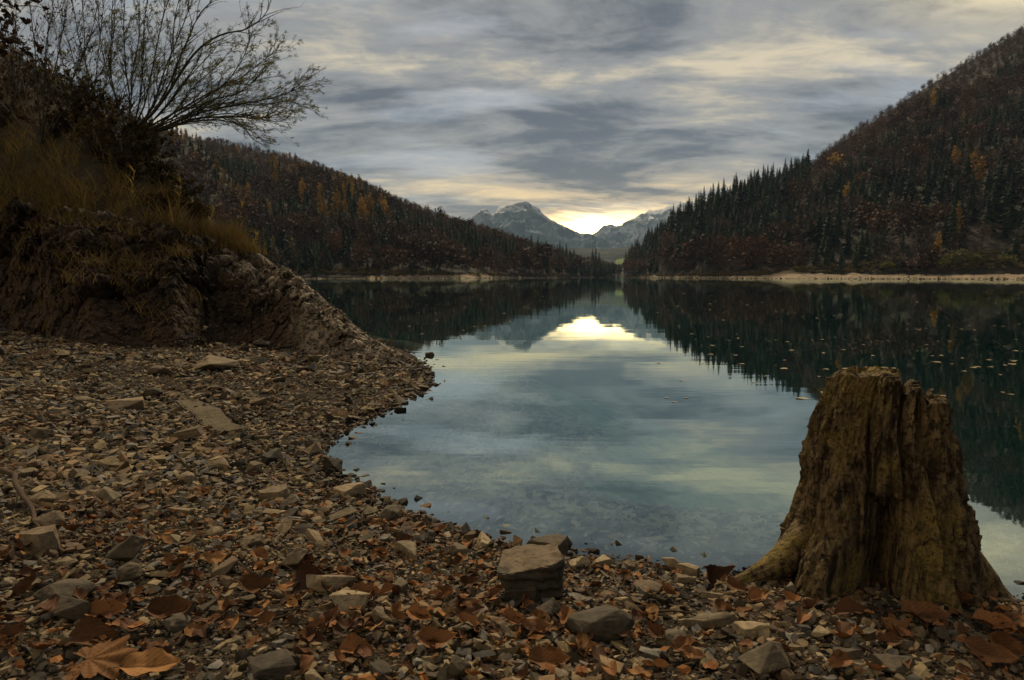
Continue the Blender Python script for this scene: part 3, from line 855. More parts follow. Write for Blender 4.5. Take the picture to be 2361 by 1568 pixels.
for a in [
    (350, 1558, 160, 'ochre', 'large curled ochre leaf at the bottom edge beside the lobed leaf', 0.2, 0.35, 0.0, 1),
    (215, 1490, 150, 'russet', 'folded dark russet leaf behind the large lobed leaf', 0.15, 0.5, 0.1, 0),
    (405, 1432, 125, 'russet', 'long russet leaf arched over the gravel near the pyramid-shaped stone', 0.08, 0.55, -0.1, 2),
    (250, 1432, 110, 'russet', 'russet leaf leaning on the dark cube-shaped stone', 0.3, 0.6, -0.1, 3),
    (452, 1470, 74, 'ochre', 'small pointed ochre leaf below the long arched russet leaf', 1.1, 0.5, 0, 4),
    (600, 1372, 100, 'russet', 'veined russet leaf lying open left of the large dark curled leaf', -0.15, 0.5, 0.0, 5),
    (395, 1310, 62, 'ochre', 'bright ochre leaf standing on edge beside the pyramid-shaped stone', -0.8, 0.8, 0.1, 0),
    (435, 1287, 55, 'ochre', 'ochre leaf second from the pyramid-shaped stone', -0.2, 0.5, 0, 1),
    (503, 1302, 68, 'ochre', 'ochre leaf with a fold, third from the pyramid-shaped stone', 0.1, 0.6, 0, 2),
    (605, 1300, 70, 'russet', 'pointed russet leaf right of the folded ochre leaf', -0.5, 0.4, 0, 3),
    (720, 1362, 165, 'dark', 'large dark curled leaf with a long stalk in front of the brown boulder', -0.45, 0.9, 0.2, 4),
    (850, 1392, 92, 'russet', 'curled russet leaf right of the dark curled leaf', -0.2, 0.5, 0, 5),
    (900, 1377, 60, 'russet', 'small russet leaf tucked behind the curled russet leaf', 0.4, 0.5, 0, 0),
    (970, 1440, 84, 'russet', 'russet leaf sloping down in the gravel left of the upright leaves', -0.5, 0.5, 0, 1),
    (1052, 1412, 66, 'russet', 'russet leaf standing upright on its edge left of the block stone', 1.25, 1.0, 0.2, 2),
    (1205, 1405, 68, 'russet', 'russet leaf standing upright at the foot of the block stone', 1.3, 1.1, 0.1, 3),
    (1235, 1468, 95, 'russet', 'flat russet leaf before the grey upright wedge', 0.05, 0.4, 0, 4),
    (1010, 1500, 112, 'russet', 'broad orange russet leaf in the nearest gravel left of centre', -0.05, 0.5, 0, 5),
    (820, 1515, 104, 'russet', 'torn russet leaf near the bottom edge, left of the broad orange one', -0.1, 0.5, 0, 0),
    (1265, 1545, 120, 'russet', 'folded russet leaf at the bottom edge below the long dark boulder', 0.12, 0.55, 0, 1),
    (720, 1492, 90, 'dark', 'dark russet leaf behind the torn russet leaf', -0.2, 0.4, 0, 2),
    (1525, 1488, 56, 'russet', 'upright russet leaf right of the long dark boulder', 1.4, 0.9, 0, 3),
    (1600, 1530, 70, 'russet', 'narrow russet leaf left of the large grey bottom stone', -0.6, 0.4, 0, 4),
    (1640, 1345, 110, 'dark', 'large dark rolled leaf against the left root of the stump', 0.6, 0.9, 0, 5),
    (1745, 1392, 80, 'ochre', 'tan leaf pointing up beside the front root of the stump', 0.5, 0.5, 0, 0),
    (1700, 1372, 70, 'russet', 'russet rolled leaf under the left root of the stump', -0.9, 0.5, 0, 1),
    (2000, 1342, 66, 'russet', 'russet leaf in the hollow right of the front root', -0.1, 0.6, 0, 2),
    (2085, 1336, 62, 'russet', 'russet leaf resting against the shaded face of the stump', 0.2, 0.6, 0, 3),
    (2130, 1388, 76, 'russet', 'curled red-brown leaf at the middle of the stump foot', -0.5, 0.6, 0, 4),
    (2195, 1400, 104, 'russet', 'long russet leaf sloping down beside the grey flat stone', -0.6, 0.5, 0, 5),
    (1965, 1425, 96, 'russet', 'broad red-brown leaf just right of the front root', -0.05, 0.4, 0, 0),
    (2130, 1440, 130, 'russet', 'largest red-brown leaf in the drift before the stump', -0.08, 0.4, 0, 1),
    (2060, 1462, 90, 'ochre', 'ochre leaf lying flat below the drift of red-brown leaves', 0.0, 0.4, 0, 2),
    (2290, 1460, 110, 'russet', 'wrinkled russet leaf near the right edge', -0.2, 0.4, 0, 3),
    (2285, 1530, 130, 'russet', 'long rolled russet leaf in the bottom right corner', -0.75, 0.5, 0, 4),
    (2330, 1520, 110, 'russet', 'rolled russet leaf outermost in the bottom right corner', -0.85, 0.6, 0.2, 5),
    (1940, 1542, 84, 'russet', 'curled russet leaf at the bottom edge right of the grey stone', 0.4, 0.6, 0, 0),
    (2050, 1500, 80, 'russet', 'russet leaf beneath the ochre leaf before the stump', 0.1, 0.4, 0, 1),
    (470, 1145, 50, 'ochre', 'small orange leaf on the gravel beside the egg-shaped stone', 0.5, 0.6, 0, 2),
    (930, 1262, 62, 'russet', 'russet leaf on the gravel close to the bay waterline', 0.9, 0.6, 0, 3),
    (880, 1290, 62, 'ochre', 'orange curled leaf next to the grey flat stone', -0.3, 0.6, 0, 4),
    (1082, 1360, 56, 'russet', 'rolled russet leaf left of the block stone foot', 0.2, 0.6, 0, 5)]:
    leaf_px(*a)
n = 0
LW = {'russet': 'russet', 'ochre': 'ochre', 'dark': 'dark brown'}
for _ in range(4000):
    px, py = random.uniform(-40, 2400), random.uniform(1000, 1590)
    wgt = 0.12 + 0.9 * math.exp(-((py - 1400) / 130) ** 2)
    if px < 1150 and py < 1230: wgt *= 0.35
    if 1280 < px < 1650 and py < 1420: wgt *= 0.3
    if px > 1880 and 1380 < py < 1500: wgt = 1.4
    if random.random() > wgt: continue
    P = on_ground(px, py)
    if sdist(P[0], P[1]) < 0.06 or math.hypot(P[0] - STUMP_C[0], P[1] - STUMP_C[1]) < 0.27: continue
    colr = random.choices(('russet', 'ochre', 'dark'), (5, 1.6, 3))[0]
    size = random.uniform(.032, .072)
    place_leaf(P, size, colr, '%s %s leaf fallen %s' % ('small' if size < 0.06 else 'curled', LW[colr], zone(px, py, P)), None, 0.5, 0.022)
    n += 1
    if n >= 225: break

# twigs on the gravel
for px, py, L, rz in ((1262, 1508, .11, .7), (560, 1330, .2, 2.6), (745, 1335, .22, -.5), (1160, 1330, .13, .3), (2150, 1420, .1, .4), (2040, 1535, .12, -.4), (620, 1440, .16, .35), (1560, 1440, .2, -.1)):
    P = on_ground(px, py, 0.025); tb = Tubes()
    t = np.linspace(-.5, .5, 8)
    c = np.stack([t * L * math.cos(rz), t * L * math.sin(rz), 0.012 * np.sin(t * 5 + px)], -1) + P
    tb.add(c, 0.0035, 0.0015, 5)
    o = link('twig', tb.mesh('twig', M['wood'])); tag(o, 'thin dry twig lying across the gravel', 'twig', 'dry twigs on the gravel')
# crumbs of older leaves between the stones
def litter():
    rng = np.random.default_rng(63); n = 7000
    y = rng.uniform(1.1, 8.5, n) ** 1.0; x = rng.uniform(-1, 1, n) * (0.92 * y + 0.4)
    y = np.where(rng.uniform(0, 1, n) < .55, rng.uniform(1.1, 3.0, n), y)
    s = shore_dist(x, y); dens = fbm(xyz(x * 1.6, y * 1.6), 3, 64)
    ok = (s > .05) & (dens > -.12) & ((y < 4.2) | (x < -1.6)); x, y = x[ok], y[ok]; n = len(x)
    a = np.linspace(-1, 1, 4)
    v = np.array([(-.5, 0, 0), (-.1, .26, .08), (.3, .2, .05), (.55, 0, .12), (.25, -.22, .02), (-.15, -.25, .1), (0, 0, -.03)], float)
    f = np.array([(6, 0, 1), (6, 1, 2), (6, 2, 3), (6, 3, 4), (6, 4, 5), (6, 5, 0)])[:, ::-1]
    var = [(v * np.array([1, w_, z_]), f, np.zeros(7)) for w_, z_ in ((1, 1), (.7, 2.2), (1.2, -1.5), (.5, 3))]
    sz = rng.uniform(.012, .042, n)
    rot = rot_z(rng.uniform(0, 6.28, n)) @ rot_x(rng.normal(0, .6, n))
    V, F, T = scatter(var, np.stack([x, y, ground_z(x, y) + .012 + sz * .3], -1), rot, sz[:, None] * np.ones((1, 3)), rng.integers(0, 4, n), rng.uniform(0, 1, n))
    o = link('leaf_litter', np_mesh('leaf_litter', V, F, M['litter'], False, T)); tag(o, 'small rust-brown leaf crumbs strewn between the beach stones', 'leaf litter', kind='stuff')
M['litter'] = foliage_mat('leaf_litter', (0.03, 0.014, 0.006), (0.20, 0.088, 0.030), 0.0)
litter()
# ------------------------------------------------------------------ rock outcrop and bank on the left
OC = np.array([-700, -420, -200, 0, 100, 200, 300, 400, 480, 545, 600, 660, 700, 745, 800, 850, 900, 925, 945])
O_TOP = np.array([430, 440, 455, 478, 482, 500, 512, 522, 556, 578, 592, 622, 652, 690, 738, 776, 806, 818, 826])
O_CREST = np.array([60, 80, 110, 175, 215, 262, 322, 425, 520, 578])
O_DT = np.array([2.6, 2.4, 2.2, 2.0, 1.9, 1.8, 1.7, 1.6, 1.5, 1.35, 1.25, 1.1, 1.0, .9, .75, .55, .35, .2, .08])
def outcrop():
    nc, nf, nb = 620, 190, 34
    pxs = np.concatenate([np.linspace(-700, 0, 60, endpoint=False), np.linspace(0, 945, nc - 60)])
    yb, yt, dt = base_limit(pxs), interp(pxs, OC, O_TOP), interp(pxs, OC, O_DT)
    yt = yt + 7 * fbm(xyz(pxs * 0.022, 0 * pxs), 4, 8) * np.clip((900 - pxs) / 200, 0.2, 1)
    V = np.zeros((nf + nb, nc, 3)); T = np.zeros((nf + nb, nc))
    for j, px in enumerate(pxs):
        B = on_ground(px, yb[j] + 6); B[2] -= 0.06
        db = B[1]; Tp = at_depth(px, min(yt[j], yb[j] - 1), db + dt[j])
        s = np.linspace(0, 1, nf)
        foot = 0.42 * interp(px, [0, 400, 700, 900], [1, 1, .6, .3])
        hz = np.where(s < foot, s / foot * foot * 0.62, foot * 0.62 + (s - foot) * 0.55 / (1 - foot)) if foot > 0 else s
        hz = foot * s ** 1.3 + (1 - foot) * s ** 0.8
        zz = foot * s ** 1.05 + (1 - foot) * (1 - (1 - s) ** 1.55)
        V[:nf, j, 0] = B[0] + (Tp[0] - B[0]) * hz
        V[:nf, j, 1] = B[1] + (Tp[1] - B[1]) * hz
        V[:nf, j, 2] = B[2] + (Tp[2] - B[2]) * zz
        u = np.linspace(0, 1, nb + 1)[1:]
        back = interp(px, [-700, 500, 800, 945], [3.0, 2.2, 1.3, 0.5])
        V[nf:, j, 0] = Tp[0] - 0.15 * u * back
        V[nf:, j, 1] = Tp[1] + u * back
        V[nf:, j, 2] = Tp[2] - (Tp[2] + 0.8) * u ** 2.2
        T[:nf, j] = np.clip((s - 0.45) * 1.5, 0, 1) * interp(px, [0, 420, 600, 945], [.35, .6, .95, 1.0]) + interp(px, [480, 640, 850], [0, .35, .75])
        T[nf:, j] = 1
    Q = V.reshape(-1, 3)
    q = Q * np.array([1, 1, 0.8])
    q = q @ np.array([[.87, .3, -.4], [-.3, .95, .1], [.4, -.05, .9]])
    big = fbm(q * 1.0, 3, 51)
    rid = ridged(q * np.array([2.2, 2.2, 1.1]), 4, 52) - 0.62
    med = fbm(q * 5.5, 4, 53)
    fine = fbm(q * 17, 3, 54)
    # blocky steps: quantised noise gives ledges and fissures
    st = vnoise(q * np.array([2.6, 2.6, 1.6]) + 0.6 * np.stack([med, med, med], -1), 55) * 5
    ledge = (np.floor(st) + np.clip((st % 1) * 3.2, 0, 1)) / 5 - 0.5
    hgt = np.clip((Q[:, 2] + 0.1) / 0.55, 0, 1)
    s_all = np.concatenate([np.linspace(0, 1, nf), np.ones(nb)])[:, None] * np.ones((1, nc))
    am = (0.25 + 0.75 * np.clip((s_all.reshape(-1) - 0.2) / 0.35, 0, 1)) * (0.25 + 0.75 * hgt)
    rid2 = ridged(q * np.array([6.5, 6.5, 3.2]), 3, 58) - 0.62
    wq = q + 0.10 * np.stack([med, fine, med], -1)
    f1, e1 = facets(wq * np.array([2.1, 2.1, 1.7]), 501); f2, e2 = facets(wq * np.array([5.6, 5.6, 4.6]), 511)
    f3, e3 = facets(wq * 13.0, 521)
    d = am * (0.20 * big + 0.13 * rid + 0.20 * f1 + 0.10 * np.minimum(e1 * 5, 1) + 0.12 * f2 + 0.05 * np.minimum(e2 * 4, 1) + 0.030 * f3 + 0.012 * np.minimum(e3 * 4, 1) + 0.04 * med + 0.04 * rid2) + 0.012 * f3 + 0.014 * fine
    N = np.array([0.15, -0.78, 0.6]); N /= np.linalg.norm(N)
    edge = np.clip((945 - np.tile(pxs, nf + nb)) / 260, 0.22, 1) * np.interp(np.tile(pxs, nf + nb), [480, 640], [1, .62])
    d = d - np.mean(d) - 0.02
    Q = Q + N * (d * edge)[:, None] * 0.8
    T = T.reshape(-1) + 0.25 * big
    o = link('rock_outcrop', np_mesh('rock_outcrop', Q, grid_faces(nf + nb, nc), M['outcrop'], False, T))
    tag(o, 'dark craggy rock outcrop with grey weathered crown, running down into the water', 'rock')
    return Q.reshape(nf + nb, nc, 3), pxs, nf
OQ, OPX, ONF = outcrop()
def rubble():
    rng = np.random.default_rng(43); n = 9000
    var = []
    for k in range(10):
        kd = ('block', 'slab', 'wedge')[k % 3]
        v, f = hull_tris(stone_points(rng, 9 if kd != 'slab' else 7, kd) * np.array(DIMS[kd])); var.append((v, f, np.zeros(len(v))))
    j = rng.integers(30, OQ.shape[1] - 4, n); i = (rng.uniform(0.01, 1, n) ** 1.25 * (ONF + 6)).astype(int)
    keep = rng.uniform(0, 1, n) < np.interp(OPX[j], [0, 450, 700, 945], [.55, .6, .8, 1.0]) * np.interp(i / ONF, [0, .3, 1.05], [1, .7, .5])
    j, i = j[keep], i[keep]; n = len(j)
    P = OQ[i, j] + rng.normal(0, .012, (n, 3)); sz = .014 + .075 * rng.uniform(0, 1, n) ** 3.2
    rot = rot_z(rng.uniform(0, 6.28, n)) @ rot_x(rng.normal(.4, .6, n)) @ rot_z(rng.uniform(0, 6.28, n))
    t = rng.uniform(0, .75, n) + np.interp(OPX[j], [400, 700, 945], [0, .2, .4])
    V, F, T = scatter(var, P, rot, sz[:, None] * np.stack([np.ones(n), rng.uniform(.6, 1, n), rng.uniform(.6, 1.2, n)], -1), rng.integers(0, 10, n), t)
    o = link('rubble', np_mesh('rubble', V, F, M['rubble'], False, T)); tag(o, 'brown broken rubble and grit clinging to the rock outcrop', 'rubble', kind='stuff')
rubble()

_bx = np.linspace(-700, 560, 127)
def _bank_frame(px):
    db = on_ground(px, base_limit(px) + 6)[1]
    d0 = db + interp(px, OC, O_DT) - 0.05
    A = at_depth(px, interp(px, OC, O_TOP) + 5, d0)
    C = at_depth(px, interp(px, OC[:10], O_CREST), d0 + interp(px, [0, 300, 545], [4.2, 2.6, 0.8]))
    return A, C
_BF = [_bank_frame(q) for q in _bx]
_BA = np.array([q[0] for q in _BF]); _BC = np.array([q[1] for q in _BF])
def bank_frame(px):
    return np.array([np.interp(px, _bx, _BA[:, k]) for k in range(3)]), np.array([np.interp(px, _bx, _BC[:, k]) for k in range(3)])
def bank_point(px, s):
    A, C = bank_frame(px)
    P = A + (C - A) * s
    P[2] += 0.10 * math.sin(s * math.pi)
    return P
def bank():
    pxs = np.linspace(-700, 560, 90); nr = 40
    V = np.zeros((nr, len(pxs), 3))
    for j, px in enumerate(pxs):
        A, C = bank_frame(px)
        s = np.linspace(0, 1, 26)[:, None]
        up = A + (C - A) * s; up[:, 2] += 0.10 * np.sin(s[:, 0] * math.pi)
        u = np.linspace(0, 1, nr - 25)[1:, None]
        dn = C + np.array([-0.4, 5.0, 0]) * u; dn[:, 2] = C[2] - (C[2] + 0.6) * u[:, 0] ** 1.6
        V[:, j] = np.vstack([up, dn])
    V = V.reshape(-1, 3)
    V[:, 2] += 0.10 * fbm(V * 1.4, 4, 61)
    o = link('bank', np_mesh('bank', V, grid_faces(nr, len(pxs)), M['bank'], True))
    tag(o, 'dark earth bank rising behind the rock outcrop, overgrown with grass', 'bank', kind='structure')
bank()

# ------------------------------------------------------------------ grass and reeds
M['dry_grass'] = foliage_mat('dry_grass', (0.020, 0.015, 0.007), (0.17, 0.115, 0.038), 0.3)
M['reed'] = foliage_mat('reed', (0.10, 0.075, 0.02), (0.34, 0.235, 0.05), 0.3)
def blade(rng, P, L, w, lean, az, seg=4):
    t = np.linspace(0, 1, seg + 1)
    dx = np.stack([math.cos(az) * lean * t ** 1.8, math.sin(az) * lean * t ** 1.8, t * (1 - 0.35 * lean * t)], -1) * L
    side = np.array([-math.sin(az + 1.0), math.cos(az + 1.0), 0]) * w
    ww = (1 - t ** 1.6)[:, None]
    return np.vstack([P + dx - side * ww, P + dx + side * ww])
def blades(name, specs, mat):
    """specs: rows of (x, y, z, length, width, lean, azimuth, tint)"""
    Vs, Fs, Ts, off, seg = [], [], [], 0, 4
    f = np.array([[i, i + 1, i + seg + 2, i + seg + 1] for i in range(seg)])
    for sp in specs:
        v = blade(None, np.array(sp[:3]), sp[3], sp[4], sp[5], sp[6], seg)
        Vs.append(v); Fs.append(f + off); Ts.append(np.full(len(v), sp[7])); off += len(v)
    return np_mesh(name, np.concatenate(Vs), np.concatenate(Fs), mat, True, np.concatenate(Ts))
grng = np.random.default_rng(71)
sp = []
for _ in range(16000):
    px = grng.uniform(-420, 500); s = grng.uniform(0, 1) ** 1.5
    dens = 0.6 * vnoise(np.array([px * 0.03, s * 8, 0.0]), 5) + 0.4 * vnoise(np.array([px * 0.1, s * 24, 0.0]), 6)
    lim = interp(px, [-420, 150, 260, 330, 500], [1, 1, .85, .7, .6]) * interp(s, [0, .35, .6, 1], [1, .9, .35, .15])
    if dens < 0.46 or grng.uniform() > lim: continue
    P = bank_point(px, s)
    sp.append((*P, grng.uniform(.10, .26 + .34 * grng.uniform() ** 2), grng.uniform(.0025, .0075), grng.uniform(.15, 1.2), grng.uniform(0, 6.28), np.clip(dens * 0.8 + grng.uniform(-.5, .5), 0, 1.15) * interp(s, [0, .5, 1], [1, .8, .5])))
# hanging fringe over the rock edge and scattered tufts on the rock
def rock_near(px, row):
    j = int(np.argmin(np.abs(OPX - px))); return OQ[min(row, ONF - 1), j]
for _ in range(330):
    px, row = grng.uniform(-60, 620), int(grng.uniform(0, 1) ** .45 * ONF)
    if px > 470 and row < .7 * ONF: continue
    if vnoise(np.array([px * .02, row * .05, 3.0]), 9) < .42: continue
    P = rock_near(px, row); gl = grng.uniform(.08, .24); tn = grng.uniform(0, .7)
    for k in range(grng.integers(8, 26)):
        sp.append((P[0] + grng.normal(0, .07), P[1] + grng.normal(0, .04) - .02, P[2] + grng.normal(0, .02), gl * grng.uniform(.5, 1.3), .0042, grng.uniform(.3, 1.3), grng.uniform(0, 6.28) if row < .9 * ONF else grng.normal(-1.5, .9), np.clip(tn + grng.uniform(-.25, .25), 0, 1)))
for _ in range(900):
    px = np.clip(grng.normal(525, 30), 455, 585)
    P = rock_near(px, ONF - 1) + np.array([grng.normal(0, .06), grng.uniform(-.1, .35), -.03])
    sp.append((*P, grng.uniform(.15, .46) * (1.15 - abs(px - 530) / 90), grng.uniform(.003, .006), grng.uniform(.05, .55), grng.uniform(0, 6.28), grng.uniform(.35, 1.1)))
o = link('grass', blades('grass', sp, M['dry_grass'])); tag(o, 'dry golden and olive grass over the bank and the rock crown', 'grass', kind='stuff')

def reed(px, py_top, L, label, lean=0.1, az=0.0, fan=True):
    j = int(np.argmin(np.abs(OPX - px)))
    T0 = at_depth(px, py_top, OQ[ONF - 1, j, 1] + 0.12)
    base = np.array([T0[0], T0[1], T0[2] - L]); base[2] = max(base[2], OQ[ONF - 1, j, 2] - 0.06) if fan is None else base[2]
    L = T0[2] - base[2]
    root = link('reed', None, loc=base)
    t = np.linspace(0, 1, 8)
    c = np.stack([math.cos(az) * lean * L * (t ** 2), math.sin(az) * lean * L * t ** 2, L * t], -1)
    tb = Tubes(); tb.add(c, 0.005, 0.0025, 5)
    link('stem', tb.mesh('stem', M['reed']), root)
    sp = []
    for k in range(11):
        q = c[int(3 + k * 0.4)]
        sp.append((*q, grng.uniform(.12, .24), .0055, grng.uniform(.35, 1.3), grng.uniform(0, 6.28), grng.uniform(.3, 1.0)))
    for k in range(7):
        sp.append((*c[-1], grng.uniform(.10, .2), .005, grng.uniform(.2, 1.2), grng.uniform(0, 6.28), grng.uniform(.5, 1.1)))
    link('blades', blades('blades', sp, M['reed']), root)
    tag(root, label, 'reed', 'reeds growing on the outcrop')
reed(552, 478, .62, 'tallest yellow reed with a fan of leaves at the right end of the outcrop grass', .05, .3)
reed(420, 505, .30, 'short reed with drooping leaves on the outcrop, left of the bent reed', .3, 2.6)
reed(468, 490, .42, 'bent thin reed leaning on the rock crown between two others', .35, 0.2)
reed(300, 400, .55, 'pale green reed standing against the dark shrubs', .1, 1.0)
reed(408, 420, .60, 'upright reed rising behind the middle of the outcrop', .08, 1.0)
reed(575, 545, .3, 'low bent reed on the outermost right edge of the grass tuft', .35, 0.3)

# ------------------------------------------------------------------ willow, shrubs and bushes
M['bark'] = rock_mat('bark', (0.022, 0.018, 0.013), (0.085, 0.07, 0.052), (0.045, 0.037, 0.025), 9, 0.004)
M['willow_leaf'] = foliage_mat('willow_leaf', (0.04, 0.044, 0.016), (0.17, 0.16, 0.05), 0.45)
M['shrub_leaf'] = foliage_mat('shrub_leaf', (0.018, 0.014, 0.007), (0.075, 0.05, 0.016), 0.25)
M['dark_leaf'] = foliage_mat('dark_leaf', (0.016, 0.012, 0.008), (0.05, 0.03, 0.016), 0.15)

def leaf_quads(rng, P, D, L, w, spread):
    """narrow diamond leaves at points P growing along D"""
    n = len(P)
    d = D + rng.normal(0, spread, (n, 3)); d /= np.linalg.norm(d, axis=1, keepdims=True)
    s = np.cross(d, rng.normal(size=(n, 3))); s /= np.linalg.norm(s, axis=1, keepdims=True) + 1e-9
    L = L * rng.uniform(.6, 1.3, (n, 1)); w = w * rng.uniform(.7, 1.3, (n, 1))
    V = np.stack([P, P + d * L * .45 + s * w, P + d * L, P + d * L * .45 - s * w], 1).reshape(-1, 3)
    F = np.arange(n * 4).reshape(n, 4)
    return V, F, np.repeat(rng.uniform(0, 1, n), 4)

def norm(v):
    return v / (np.linalg.norm(v) + 1e-9)

def branch_out(rng, tb, tips, path, r, level, dens, ratio=0.5, up=0.25, droop=0.0):
    L = float(np.sum(np.linalg.norm(np.diff(path, axis=0), axis=1)))
    n = max(2, int(dens[level] * L))
    for _ in range(n):
        t = rng.uniform(0.18, 1.0)
        k = t * (len(path) - 1); i = min(int(k), len(path) - 2); f = k - i
        P = path[i] * (1 - f) + path[i + 1] * f
        d = norm(path[i + 1] - path[i])
        side = norm(np.cross(d, rng.normal(size=3)))
        a = rng.uniform(0.25, 0.75)
        nd = norm(d * math.cos(a) + side * math.sin(a) + np.array([0, 0, up]))
        l = L * ratio * rng.uniform(.45, 1.1) * (1.15 - 0.6 * t)
        m = 6
        q = [P]
        for j in range(m - 1):
            nd = norm(nd + rng.normal(0, .10, 3) + np.array([0.05, 0, (0.05 * up * 4 - droop) * (j / m)]))
            q.append(q[-1] + nd * l / (m - 1))
        q = np.array(q)
        rr = max(r * (1 - 0.6 * t) * 0.26, 0.0020)
        tb.add(q, rr, 0.0012, 3 if level else 4)
        if level + 1 < len(dens):
            branch_out(rng, tb, tips, q, rr, level + 1, dens, ratio, up * 0.6, droop)
        else:
            tips.append((q, nd))

def spline(pts, n=18):
    pts = np.asarray(pts, float)
    t = np.linspace(0, len(pts) - 1, n); out = []
    for k in t:
        i = min(int(k), len(pts) - 2); f = k - i
        p0 = pts[max(i - 1, 0)]; p1 = pts[i]; p2 = pts[i + 1]; p3 = pts[min(i + 2, len(pts) - 1)]
        out.append(0.5 * ((2 * p1) + (-p0 + p2) * f + (2 * p0 - 5 * p1 + 4 * p2 - p3) * f * f + (-p0 + 3 * p1 - 3 * p2 + p3) * f ** 3))
    return np.array(out)

WD = 11.0
def stems_tree(name, label, cat, base_px, stems, depth, dens, leaf_mat, leaf_n, leaf_L, leaf_w, seed, ratio, up, droop, bare=()):
    rng = np.random.default_rng(seed)
    base = at_depth(*base_px, depth)
    root = link(name, None, loc=base)
    trunk, twigs, tips = Tubes(), Tubes(), []
    for k, (pts, r, dd) in enumerate(stems):
        n = len(pts)
        w = spline([at_depth(px, py, depth + dd * i / max(n - 1, 1)) for i, (px, py) in enumerate(pts)]) - base
        w = w + 0.025 * np.stack([fbm(xyz(np.linspace(0, 4, len(w)), k * 3.0, c * 5.0), 3, seed) for c in range(3)], -1)
        trunk.add(w, r * .44, 0.003, 6, 0.8)
        tt = []
        branch_out(rng, twigs, tt, w, r, 0, [q * (0.45 if k in bare else 1) for q in dens], ratio, up, droop)
        if k not in bare:
            tips += tt
    link('trunk', trunk.mesh('trunk', M['bark']), root)
    link('branches', twigs.mesh('branches', M['bark']), root)
    if tips and leaf_n:
        P, D = [], []
        for q, nd in tips:
            for _ in range(leaf_n):
                t = rng.uniform(.35, 1); k = t * (len(q) - 1); i = min(int(k), len(q) - 2); f = k - i
                P.append(q[i] * (1 - f) + q[i + 1] * f); D.append(nd)
        V, F, T = leaf_quads(rng, np.array(P), np.array(D), leaf_L, leaf_w, 0.6)
        link('leaves', np_mesh('leaves', V, F, leaf_mat, False, T), root)
    tag(root, label, cat)
    return root

stems_tree('willow', 'leaning willow with thin dark twigs spreading over the lake from the left bank', 'tree', (296, 322), [
    ([(296, 322), (380, 300), (455, 272), (545, 268), (600, 272), (650, 258), (700, 205)], .050, .8),
    ([(305, 318), (400, 285), (480, 255), (560, 240), (625, 225), (665, 212), (708, 196)], .040, -.3),
    ([(312, 312), (420, 285), (500, 277), (555, 290), (580, 318), (592, 325)], .030, -.6),
    ([(308, 315), (420, 250), (500, 205), (560, 175), (605, 140), (640, 110)], .036, .6),
    ([(300, 315), (372, 240), (430, 150), (470, 105), (520, 78), (560, 68), (600, 45), (620, 20)], .052, -.2),
    ([(300, 315), (375, 225), (420, 120), (455, 40), (490, 0), (520, -40)], .045, .4),
    ([(299, 318), (350, 240), (385, 150), (420, 60), (455, -30)], .036, -.6),
    ([(296, 318), (335, 240), (355, 140), (375, 40), (400, -40)], .034, .9),
    ([(296, 318), (320, 240), (330, 140), (335, 40), (350, -50)], .032, .2),
    ([(294, 318), (300, 250), (290, 160), (285, 60), (290, -50)], .032, -.4),
    ([(292, 318), (280, 260), (250, 180), (232, 90), (225, -40)], .030, .6),
    ([(292, 318), (265, 270), (215, 200), (185, 110), (170, 20), (165, -40)], .028, .1),
    ([(305, 318), (400, 270), (470, 225), (520, 190), (560, 130), (585, 75)], .032, -.9),
    ([(306, 320), (430, 262), (520, 235), (600, 240), (660, 232), (690, 240)], .030, .3),
    ([(306, 320), (395, 265), (445, 200), (490, 160), (530, 120)], .030, .5),
    ([(300, 320), (372, 258), (420, 190), (455, 140), (475, 90)], .030, -.5),
    ([(294, 320), (300, 260), (305, 180), (320, 100), (318, 20), (322, -40)], .026, .9),
    ([(294, 320), (285, 270), (262, 210), (255, 130), (258, 40), (262, -40)], .026, -.7),
    ([(299, 320), (345, 260), (375, 200), (395, 120), (405, 40), (425, -40)], .026, .4),
    ([(306, 320), (410, 275), (480, 232), (545, 215), (590, 180), (612, 150)], .026, -.7),
    ([(306, 320), (425, 280), (520, 262), (580, 268), (640, 280), (672, 262)], .026, .5),
    ([(302, 320), (385, 250), (435, 180), (480, 130), (505, 100), (540, 95)], .026, .7),
    ], WD, (11, 10.0), M['willow_leaf'], 9, .062, .0038, 3, .31, .18, .10, bare=(4, 5))
stems_tree('alder_shrub', 'bare thin-stemmed shrub with a few dark leaves in the top left corner', 'shrub', (95, 330), [
    ([(95, 330), (110, 230), (130, 130), (150, 30), (165, -60)], .026, .5),
    ([(95, 330), (85, 220), (80, 120), (70, 20), (60, -60)], .024, -.4),
    ([(98, 330), (140, 240), (185, 150), (215, 60), (230, -40)], .024, .2),
    ([(92, 330), (50, 240), (20, 140), (-10, 40), (-20, -40)], .024, .4),
    ([(95, 330), (100, 220), (105, 110), (118, 20), (120, -60)], .022, -.7),
    ([(95, 330), (60, 220), (40, 110), (38, 10), (30, -50)], .022, .8),
    ([(100, 330), (150, 260), (200, 210), (240, 150), (262, 80)], .020, .3),
    ([(90, 330), (20, 260), (-40, 190), (-90, 100), (-110, 20)], .024, .1),
    ], WD - 0.6, (9.0, 9.0), M['dark_leaf'], 1, .06, .012, 4, .30, .3, 0.0)
